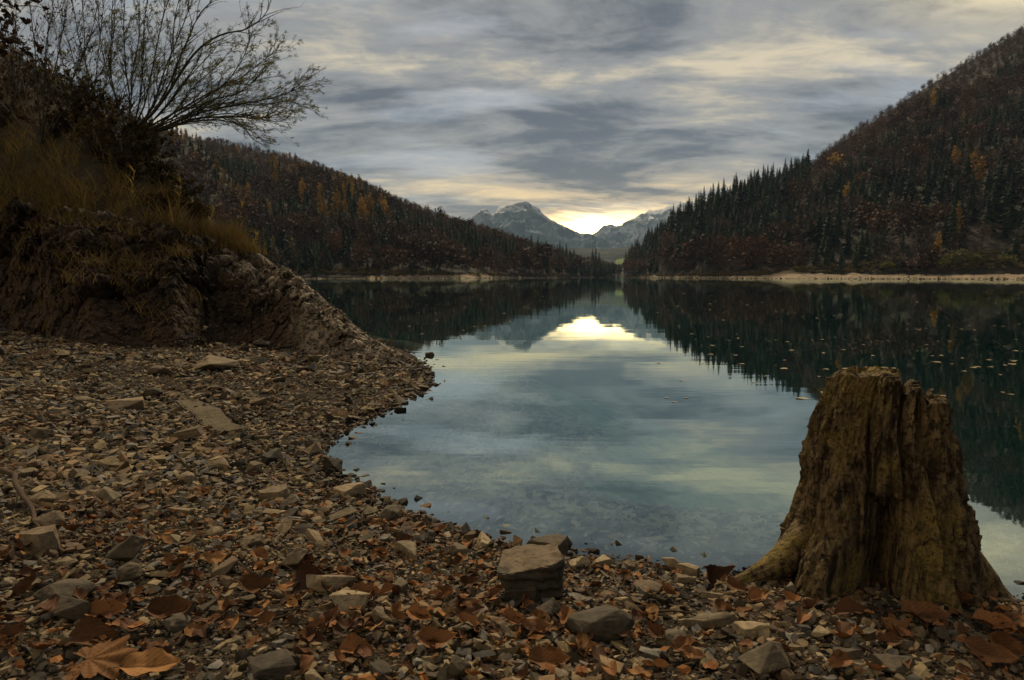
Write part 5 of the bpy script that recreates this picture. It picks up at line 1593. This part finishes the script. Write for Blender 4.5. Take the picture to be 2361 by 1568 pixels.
def sp_right(px, t, pn, pm, rng):
    if px < 1860:
        if t < .16: return 'beech' if pm > .36 else ('bare' if rng.uniform() < .6 else 'spruce')
        if t > .6: return 'spruce'
        if pn > .60: return 'beech' if pm > .5 else 'bare'
        return 'spruce' if rng.uniform() < .88 else 'bare'
    top = interp(px, [1860, 2000, 2361], [.50, .60, .70])
    if t > top + (pm - .5) * .25: return 'bare' if rng.uniform() < .8 else 'beech'
    if pn > .60 and pm > .42: return 'beech' if rng.uniform() < .6 else 'bare'
    if pm > .74: return 'bare'
    return 'spruce' if rng.uniform() < .93 else ('larch' if rng.uniform() < .12 else 'bare')
def sp_left(px, t, pn, pm, rng):
    if t > .66 + (pm - .5) * .3: return ('bare' if rng.uniform() < .65 else 'beech') if rng.uniform() < .88 else ('larch' if rng.uniform() < .5 else 'spruce')
    if px > 830 and t < .13 and px < 1330: return 'beech' if pm > .4 else 'bare'
    if 640 < px < 900 and .22 < t < .62 and pm > .52: return 'larch' if rng.uniform() < .3 else 'spruce'
    if pn > .58: return 'beech' if rng.uniform() < .55 else 'bare'
    return 'spruce' if rng.uniform() < .85 else 'bare'
def sp_spur(px, t, pn, pm, rng):
    if pn > .55: return 'beech' if rng.uniform() < .6 else 'bare'
    if t > .7 and pm > .6: return 'larch' if rng.uniform() < .6 else 'spruce'
    return 'spruce' if rng.uniform() < .8 else 'bare'
populate(hill_r, 1440, 2750, 16000, sp_right, 301, 1.0, 1.0)
populate(hill_r, 1445, 1850, 1800, lambda px, t, a, b, r: 'spruce', 306, 1.0, 1.9, lambda px, t: t < .72)
populate(hill_l, 330, 1432, 13000, sp_left, 302, 1.0, 0.92)
populate(hill_l, 560, 900, 1500, lambda px, t, a, b, r: 'beech' if b > .6 else ('bare' if b > .45 else 'spruce'), 305, .2, .8)
populate(hill_s, -420, 745, 9000, sp_spur, 303, 1.0, 0.9)

# trees of their own look, standing where the photograph shows them
def find_on(at, px, py):
    t = np.linspace(0, 1, 200); P = at(np.full(200, float(px)), t)
    _, yy = proj(P)
    return P[int(np.argmin(np.abs(yy - py)))]
OWN = []
def own_tree(P, h_px, kind, label, wid=1.0, mat=None, name=None, cat='tree', group=None):
    h = h_px * depth_of(P) / FPX
    me = KMESH[kind][random.randrange(len(KMESH[kind]))]
    if mat:
        me = me.copy(); me.materials[0] = M[mat]
    o = link(name or KNAME[kind], me, loc=P); o.scale = (h * wid, h * wid, h); o.rotation_euler = (0, 0, random.uniform(0, 6.28))
    OWN.append((P[0], P[1], max(2.5, h * .2)))
    return tag(o, label, cat, group)
M['gold_round'] = foliage_mat('golden_leaves', (0.30, 0.19, 0.035), (0.58, 0.40, 0.08), 0.1)
M['lime'] = foliage_mat('yellow_green_leaves', (0.09, 0.10, 0.018), (0.22, 0.20, 0.04), 0.1)
own_tree(find_on(hill_r, 1910, 398), 46, 'beech', 'round golden tree near the skyline of the right hill', 1.25, 'gold_round', 'golden_tree')
for px, pb, h, lab in ((2207, 342, 44, 'slim golden larch standing alone high on the right hill'), (2318, 337, 28, 'short golden larch near the right edge of the hill'), (2161, 284, 20, 'tiny golden larch farthest up the right hill'),
                       (2120, 352, 36, 'thin yellow-green larch among dark spruces on the right hill'), (2272, 232, 26, 'yellow-green larch high up by the right edge')):
    own_tree(find_on(hill_r, px, pb), h, 'larch', lab, 0.85, 'lime' if 'green' in lab else None)
for px, pb, h, w, lab in ((2030, 440, 62, 1.5, 'broad russet beech dome in the middle of the right hill'), (1972, 440, 50, 1.0, 'upright russet beech left of the broad russet dome'), (2148, 404, 40, 1.4, 'low wide russet beech on the right hill above the grey trees'),
                       (2104, 296, 42, 1.0, 'russet beech high under the bare upper slope'), (1955, 470, 40, 1.0, 'dull brown beech below the golden round tree'), (1830, 505, 44, 1.1, 'rust-red beech low in the spruce belt right of the gap'),
                       (2135, 628, 70, 1.2, 'rust-red beech near the shore left of the birch'), (1850, 575, 46, 1.0, 'rust beech just above the shore in the middle')):
    own_tree(find_on(hill_r, px, pb), h, 'beech', lab, w)
for i, (px, h) in enumerate(((1540, 66), (1585, 80), (1618, 92), (1655, 78), (1688, 72), (1722, 80), (1752, 88), (1790, 74), (1815, 60))):
    P = find_on(hill_r, px, 626); own_tree(P, h, 'beech', ('shortest', 'third', 'tallest', 'fourth', 'fifth', 'sixth', 'widest', 'eighth', 'outermost')[i] + ' red-brown beech of the row on the right shore, counted from the gap', 1.05)
own_tree(find_on(hill_r, 1525, 605), 46, 'larch', 'orange slender tree at the lake narrows, right of the gap', 0.8, None, 'birch')
for px, pt in ((1468, 600), (1484, 560), (1496, 545), (1512, 520), (1530, 505), (1545, 480), (1563, 463), (1580, 470), (1600, 455), (1612, 462), (1640, 455), (1663, 430), (1672, 436), (1698, 415), (1708, 412), (1724, 409), (1742, 422), (1770, 412), (1800, 398), (1828, 380)):
    t = .55 + .4 * random.random()
    P = hill_r(np.array([float(px)]), np.array([t]))[0]
    hpx = proj(P)[1] - pt
    if hpx * depth_of(P) / FPX > 34:
        P = find_on(hill_r, px, pt + 34 * FPX / depth_of(P)); hpx = proj(P)[1] - pt
    if hpx > 10:
        own_tree(P, hpx, 'spruce', 'tall dark spruce spiking above the skyline right of the gap', 1.25, None, None, 'tree', 'spruces on the right skyline')
for px, pt, pb, lab in ((692, 461, 490, 'small yellow-green larch on the left hill'), (744, 440, 500, 'tall golden larch in the middle of the left hill'), (730, 455, 490, 'golden larch touching the tallest one on its left'), (784, 450, 490, 'rusty golden larch right of the tallest one'),
                        (815, 478, 518, 'golden larch at the lower end of the golden band'), (802, 462, 500, 'golden larch in the golden band above its lower end'), (841, 440, 464, 'golden larch standing apart to the right of the golden band'), (984, 533, 572, 'orange larch over the brown shore trees on the left'),
                        (635, 540, 592, 'yellow-green larch just above the end of the rock outcrop'), (676, 540, 600, 'thin half-bare yellow larch beside the yellow-green one'), (730, 558, 585, 'small olive yellow tree above the left shore'), (895, 485, 505, 'small golden larch far right on the left hill')):
    own_tree(find_on(hill_l, px, pb), pb - pt, 'larch', lab, .95, 'lime' if 'green' in lab or 'olive' in lab else None)
for px, h, lab in ((920, 66, 'wide brown beech on the left shore'), (950, 84, 'tall brown beech on the left shore, right of the wide one'), (985, 80, 'brown beech below the orange larch on the left shore'), (1015, 74, 'brown beech nearest the grassy mound on the left shore'), (1045, 58, 'low brown tree at the grassy mound'),
                   (1220, 70, 'russet beech on the left shore towards the gap'), (1250, 74, 'dark red beech of the shore group at the gap'), (1185, 60, 'brown beech left of the shore group at the gap')):
    own_tree(find_on(hill_l, px, 630), h, 'beech', lab, 1.15)
own_tree(find_on(hill_s, 390, 475), 66, 'bare', 'pale grey-brown round bare tree low on the left spur', 1.9, None, 'bare_tree')
for px, pt in ((1290, 553), (1305, 560), (1365, 570), (1372, 566), (1380, 578), (1225, 545), (1240, 548)):
    P = find_on(hill_l, px, pt + 42); own_tree(P, proj(P)[1] - pt, 'spruce', 'dark spruce spiking above the low end of the left ridge', .9, None, None, 'tree', 'spruces at the end of the left ridge')

def brush():
    rng = np.random.default_rng(233); var = [mk_round(rng, 60, .55, .45, .45, .12, 3) for _ in range(5)]
    P = []
    for at, x0, x1, n in ((hill_r, 1440, 2420, 1100), (hill_l, 690, 1436, 700)):
        P.append(at(rng.uniform(x0, x1, n), rng.uniform(0.008, .03, n)))
    P = np.concatenate(P); n = len(P); h = rng.uniform(.5, 2.2, n)[:, None]
    V, F, T = scatter(var, P, rot_z(rng.uniform(0, 6.28, n)), h * np.array([[1.3, 1.3, .8]]), rng.integers(0, 5, n), rng.uniform(-.1, .5, n))
    o = link('undergrowth', np_mesh('undergrowth', V, F, M['brush'], False, T)); tag(o, 'low brown and olive brush along the foot of the far forest', 'undergrowth', kind='stuff')
M['brush'] = foliage_mat('brush', (0.030, 0.022, 0.010), (0.13, 0.095, 0.035), 0.1)
brush()

def shore_bush(px, pb, w, h, mat, label, at=hill_r, t=0.012):
    P = at(np.array([float(px)]), np.array([t]))[0]
    s = depth_of(P) / FPX
    rng = np.random.default_rng(int(px))
    v, f, tt = mk_round(rng, 330, .5, .5, .5, .065, 6)
    o = link('bush', np_mesh('bush', v, f, M[mat], False, tt), loc=P); o.scale = (w * s, w * s, h * s)
    tag(o, label, 'bush', 'bushes on the far shore')
for a in ((2112, 628, 62, 38, 'bare', 'grey round bush left of the golden birch'), (2075, 626, 40, 26, 'bare', 'small grey bush on the far shore by the pale mound'), (2163, 626, 40, 34, 'lime', 'yellow-green bush under the golden birch'), (2205, 624, 56, 44, 'olive', 'olive bush right of the golden birch'),
          (2240, 624, 40, 34, 'olive', 'smaller olive bush right of the first olive one'), (2314, 626, 42, 30, 'olive', 'lone olive bush near the right edge of the far shore'), (2045, 628, 44, 20, 'lime', 'low green bush at the pale gravel mound'), (1842, 624, 40, 18, 'olive', 'low olive bush on top of the highest gravel mound')):
    shore_bush(*a)
shore_bush(1095, 632, 40, 9, 'lime', 'low bright green shrub on the left shore mound', hill_l)
# golden birch with a visible trunk
P = hill_r(np.array([2155.0]), np.array([0.016]))[0]; s_ = 76 * depth_of(P) / FPX
br = link('birch', None, loc=P)
tb = Tubes(); tb.add(np.array([[0, 0, 0], [.15, 0, s_ * .4], [.05, 0, s_ * .9]]), .22, .05, 6)
for k in range(8):
    a = k * 2.4; h = s_ * (.3 + .07 * k); tb.add(np.array([[.1, 0, h], [math.cos(a) * s_ * .08, math.sin(a) * s_ * .08, h + s_ * .12]]), .05, .015, 4)
link('trunk', tb.mesh('trunk', M['stone_pale']), br)
v, f, tt = mk_round(np.random.default_rng(9), 260, .16, .66, .35, .035, 0, True)
v = v[4:]; f = f[3:] - 4; tt = tt[4:]
link('crown', np_mesh('crown', v * s_, f, M['larch'], False, tt), br)
tag(br, 'slender golden birch with a pale trunk on the right-hand far shore', 'tree')

# the trees showing largest become objects of their own, the rest of each kind is one wood
def where_word(px, py, Y):
    side = 'left' if px < 1436 else 'right'
    if py > 596: return 'on the far %s shore, close above the gravel strip' % side
    if side == 'left': return 'low on the left hillside' if py > 520 else 'high on the left hillside'
    return ('low on the right hillside' if py > 500 else 'high on the right hillside') if px > 1860 else 'on the wooded shoulder right of the gap'
ADJ = {'spruce': 'dark green spruce', 'beech': 'russet brown beech', 'bare': 'grey-brown leafless tree', 'larch': 'golden larch'}
CAP = {'spruce': 230, 'beech': 230, 'bare': 200, 'larch': 90}
for k, rows in spots.items():
    A = np.array(rows)
    keep = np.ones(len(A), bool)
    for x, y, r in OWN:
        keep &= (A[:, 0] - x) ** 2 + (A[:, 1] - y) ** 2 > r * r
    A = A[keep]
    px, py = proj(A[:, :3]); dep = (A[:, :3] - CAM) @ _F
    app = A[:, 3] / dep
    hid = (px < 0) | (px > 2361) | ((px < 700) & (py > interp(px, [0, 300, 480, 600, 700], [150, 330, 540, 585, 640])))
    order = np.argsort(np.where(hid, 0, app))[::-1]
    one = order[:CAP[k]]
    for i in one:
        o = link(KNAME[k], KMESH[k][trng.integers(len(KMESH[k]))], loc=A[i, :3])
        w = trng.uniform(.85, 1.2); o.scale = (A[i, 3] * w, A[i, 3] * w, A[i, 3]); o.rotation_euler = (0, 0, trng.uniform(0, 6.28))
        wh = where_word(px[i], py[i], A[i, 1])
        tag(o, '%s %s' % (ADJ[k], wh), 'tree', '%s trees %s' % (KNAME[k].replace('_tree', ''), wh))
    rest = np.setdiff1d(np.arange(len(A)), one)
    B = A[rest]; n = len(B)
    if n:
        w = trng.uniform(.85, 1.2, n)
        V, F, T = scatter(KIND[k], B[:, :3], rot_z(trng.uniform(0, 6.28, n)), B[:, 3:4] * np.stack([w, w, np.ones(n)], -1), trng.integers(0, len(KIND[k]), n), B[:, 4])
        o = link(KNAME[k].replace('_tree', '') + '_wood', np_mesh(KNAME[k] + '_wood', V, F, M[k], False, T))
        tag(o, 'mass of far %ss covering the hillsides around the lake' % ADJ[k].split(' ', 1)[1], 'wood', kind='stuff')
    print(k, len(A), 'trees')

# ------------------------------------------------------------------ weir bridge in the gap
M['white'] = rock_mat('white_paint', (0.45, 0.46, 0.46), (0.75, 0.76, 0.76), (0.5, 0.5, 0.48), 1.2, 0.005)
def box(bm, x0, x1, y0, y1, z0, z1):
    v = [bm.verts.new(p) for p in ((x0, y0, z0), (x1, y0, z0), (x1, y1, z0), (x0, y1, z0), (x0, y0, z1), (x1, y0, z1), (x1, y1, z1), (x0, y1, z1))]
    for f in ((3, 2, 1, 0), (4, 5, 6, 7), (0, 1, 5, 4), (1, 2, 6, 5), (2, 3, 7, 6), (3, 0, 4, 7)):
        bm.faces.new([v[i] for i in f])
def bm_obj(name, bm, mat, parent=None, loc=None):
    me = bpy.data.meshes.new(name); bm.to_mesh(me); bm.free(); me.materials.append(mat)
    return link(name, me, parent, loc)
BP = at_depth(1390, HORIZON, 690); BP[2] = 0
u_ = 690 / FPX
root = link('weir_bridge', None, loc=BP)
bm = bmesh.new(); box(bm, 0, 44 * u_, 0, 2.5, 2.2, 2.7); dk = bm_obj('deck', bm, M['white'], root)
for k in range(5):
    x = (3 + 9 * k) * u_; bm = bmesh.new(); box(bm, x, x + .7, .3, 2.2, -2, 2.19); bm_obj('pier', bm, M['white'], root)
bm = bmesh.new(); box(bm, 0, 44 * u_, .05, .15, 3.6, 3.75)
for k in range(24): box(bm, .3 + k * .82, .38 + k * .82, .06, .14, 2.71, 3.59)
bm_obj('railing', bm, M['white'], dk)
tag(root, 'white weir footbridge with railing and piers across the lake outlet', 'bridge')
for x0, w, h, lab in ((-2 * u_, 7.5 * u_, 5.2, 'small white gatehouse at the left end of the weir bridge'), (42 * u_, 5 * u_, 5.0, 'small white gatehouse at the right end of the weir bridge')):
    g = link('gatehouse', None, loc=BP + np.array([x0, -.2, 0]))
    bm = bmesh.new(); box(bm, 0, w, 0, 3, -2, h * .78); wl = bm_obj('wall', bm, M['white'], g)
    bm = bmesh.new(); v = [bm.verts.new(p) for p in ((-.3, -.3, h * .78 + .01), (w + .3, -.3, h * .78 + .01), (w + .3, 3.3, h * .78 + .01), (-.3, 3.3, h * .78 + .01), (0, 1.5, h), (w, 1.5, h))]
    for f in ((0, 1, 5, 4), (2, 3, 4, 5), (0, 4, 3), (1, 2, 5), (3, 2, 1, 0)): bm.faces.new([v[i] for i in f])
    bm_obj('roof', bm, M['stone_pale'], g)
    bm = bmesh.new(); box(bm, w * .4, w * .6, -.05, -.003, 2.7, 3.6); bm_obj('window', bm, M['stone_dark'], wl)
    tag(g, lab, 'building', 'gatehouses of the weir')

# ------------------------------------------------------------------ mountains in the gap
def mountain_mat(name, a, b_, snow):
    m, nt, b = material(name, 0.1)
    p = nt.pos()
    n1 = nt.noise(nt.mapping(p, (1, 1, 0.5)), 0.006, 10, 0.66); n2 = nt.noise(p, 0.0035, 8, 0.7, 0.4)
    sz = nt.new('ShaderNodeSeparateXYZ'); nt.put(sz.inputs[0], p)
    c = nt.mix(nt.ss(n1, 0.36, 0.66), a, b_)
    if snow:
        h = nt.math('ADD', nt.math('MULTIPLY', nt.math('DIVIDE', sz.outputs[2], 800.0), 0.55), nt.math('MULTIPLY', n2, 0.8))
        c = nt.mix(nt.ss(h, 0.86, 0.93, 0, .85), c, (0.7, 0.7, 0.72))
    nt.put(b.inputs['Base Color'], c); b.inputs['Roughness'].default_value = 0.95
    nt.put(b.inputs['Normal'], nt.bump(n1, 1.0, 60))
    return m
M['mtn'] = mountain_mat('mountain_rock', (0.028, 0.035, 0.050), (0.15, 0.168, 0.205), True)  # rock tones shifted to blue: part of the haze is put into the colour
M['mtn_forest'] = mountain_mat('distant_forest', (0.018, 0.024, 0.02), (0.06, 0.06, 0.045), False)
def mountain(name, label, pts, Yr, Yf, mat, amp, seed, base_py=600, nc=300, nr=90, rough=1.0):
    xs = np.array([p[0] for p in pts], float); ys = np.array([p[1] for p in pts], float)
    cols = np.linspace(xs[0], xs[-1], nc); top = interp(cols, xs, ys) + rough * 2.6 * fbm(xyz(cols * .11, 0 * cols, seed), 4, seed)
    V = np.zeros((nr + 10, nc, 3))
    for i in range(nr):
        t = i / (nr - 1); d = Yf + (Yr - Yf) * t
        zr = 1 + (HORIZON - top) / FPX * Yr
        V[i, :, 0] = d * (cols - CX) / FPX; V[i, :, 1] = d; V[i, :, 2] = (zr + 30) * (0.25 * t + .75 * t ** 1.7) - 30
    for i in range(10):
        u = (i + 1) / 10; d = Yr + (Yr - Yf) * .7 * u
        V[nr + i, :, 0] = d * (cols - CX) / FPX; V[nr + i, :, 1] = d; V[nr + i, :, 2] = zr - (zr + 60) * u
    Q = V.reshape(-1, 3)
    tt = np.concatenate([np.linspace(0, 1, nr), np.linspace(1, 0, 11)[1:]])[:, None] * np.ones((1, nc))
    w = (np.sin(np.clip(tt, 0, 1) * math.pi * .93)).reshape(-1)
    q = Q * np.array([1, .7, .5]) * .0022
    dd = amp * w * (ridged(q + .4 * fbm(q * 2, 2, seed + 4)[:, None], 5, seed + 1) - .6 + .22 * facets(q * 3.5, seed + 7)[0])
    Q[:, 2] += dd * .8; Q[:, 1] -= dd
    o = link(name, np_mesh(name, Q, grid_faces(nr + 10, nc), M[mat], False)); tag(o, label, 'mountain', kind='structure')
mountain('mountain', 'high snow-dusted rocky peak standing in the valley gap', [(880, 640), (960, 590), (1030, 545), (1070, 522), (1085, 512), (1095, 500), (1110, 489), (1122, 486), (1127, 490), (1132, 502), (1138, 501), (1143, 494), (1150, 486), (1165, 479), (1182, 475), (1205, 469), (1214, 471), (1225, 478), (1245, 491), (1260, 503), (1280, 515), (1300, 526), (1330, 538), (1360, 545), (1390, 554), (1420, 568), (1450, 582), (1500, 600)], 7000, 4600, 'mtn', 420, 401, rough=.9)
mountain('mountain_range', 'jagged range behind the trees on the right of the gap', [(1270, 600), (1320, 565), (1345, 552), (1362, 541), (1376, 533), (1388, 525), (1396, 526), (1404, 523), (1430, 521), (1450, 511), (1470, 500), (1492, 491), (1520, 488), (1560, 476), (1640, 455), (1760, 450), (1900, 480)], 8200, 5600, 'mtn', 380, 402, rough=1.1)
mountain('distant_hill', 'low blue forested hill at the foot of the far mountains', [(1180, 600), (1260, 578), (1300, 572), (1350, 574), (1400, 576), (1440, 571), (1470, 564), (1520, 558), (1600, 552), (1700, 560)], 3000, 2000, 'mtn_forest', 60, 403, rough=.5, nc=160, nr=40)

# ------------------------------------------------------------------ autumn leaves afloat on the lake
M['afloat'] = rock_mat('floating_leaf', (0.10, 0.075, 0.04), (0.34, 0.27, 0.16), (0.3, 0.2, 0.09), 9, 0.001)
a = np.linspace(0, 6.283, 9)[:-1]
fv = np.vstack([[0, 0, .02], np.stack([.5 * np.cos(a) * (1 + .12 * np.cos(3 * a)), .34 * np.sin(a), .03 * np.sin(2 * a) + .01], -1)])
fm = np_mesh('floating_leaf', fv, np.array([[0, i + 1, (i + 1) % 8 + 1] for i in range(8)]), M['afloat'])
frng = np.random.default_rng(55); n = 0
while n < 200:
    if frng.uniform() < .78: px, py = frng.uniform(1480, 2361), 668 + 260 * frng.uniform() ** 1.5
    else: px, py = frng.uniform(740, 1430), 668 + 120 * frng.uniform() ** 1.2
    if vnoise(np.array([px * .012, py * .03, 0.0]), 8) < .38: continue
    P = at_z(px, py, 0.004)
    if shore_dist(P[0:1], P[1:2])[0] > -1: continue
    s = frng.uniform(.04, .10) * (1 + max(0, P[1] - 14) * .035)
    o = link('floating_leaf', fm, loc=P); o.scale = (s, s, s); o.rotation_euler = (0, 0, frng.uniform(0, 6.28))
    wh = ('far out under the right forest' if py < 760 else 'left of the stump top') if px > 1480 else 'off the end of the outcrop'
    if px > 2150 and py >= 760: wh = 'right of the stump top'
    tag(o, 'pale leaf afloat on the dark reflection ' + wh, 'leaf', 'leaves afloat ' + wh); n += 1

# ------------------------------------------------------------------ air
def haze():
    m = bpy.data.materials.new('haze_air'); m.use_nodes = True
    nt = NT(m.node_tree); nt.n.remove(nt.n['Principled BSDF'])
    v = nt.new('ShaderNodeVolumePrincipled'); nt.put(v.inputs['Color'], (0.48, 0.70, 1.0)); v.inputs['Density'].default_value = HAZE
    nt.l.new(v.outputs[0], nt.n['Material Output'].inputs[1])
    x0, x1, y0, y1, z0, z1 = -3500, 5500, -320, 10600, -9, 1000
    V = [(x0, y0, z0), (x1, y0, z0), (x1, y1, z0), (x0, y1, z0), (x0, y0, z1), (x1, y0, z1), (x1, y1, z1), (x0, y1, z1)]
    o = link('haze', np_mesh('haze', V, Fq, m)); tag(o, 'thin blue air between the lake and the far mountains', 'haze', kind='stuff')
HAZE = 0.000042
haze()
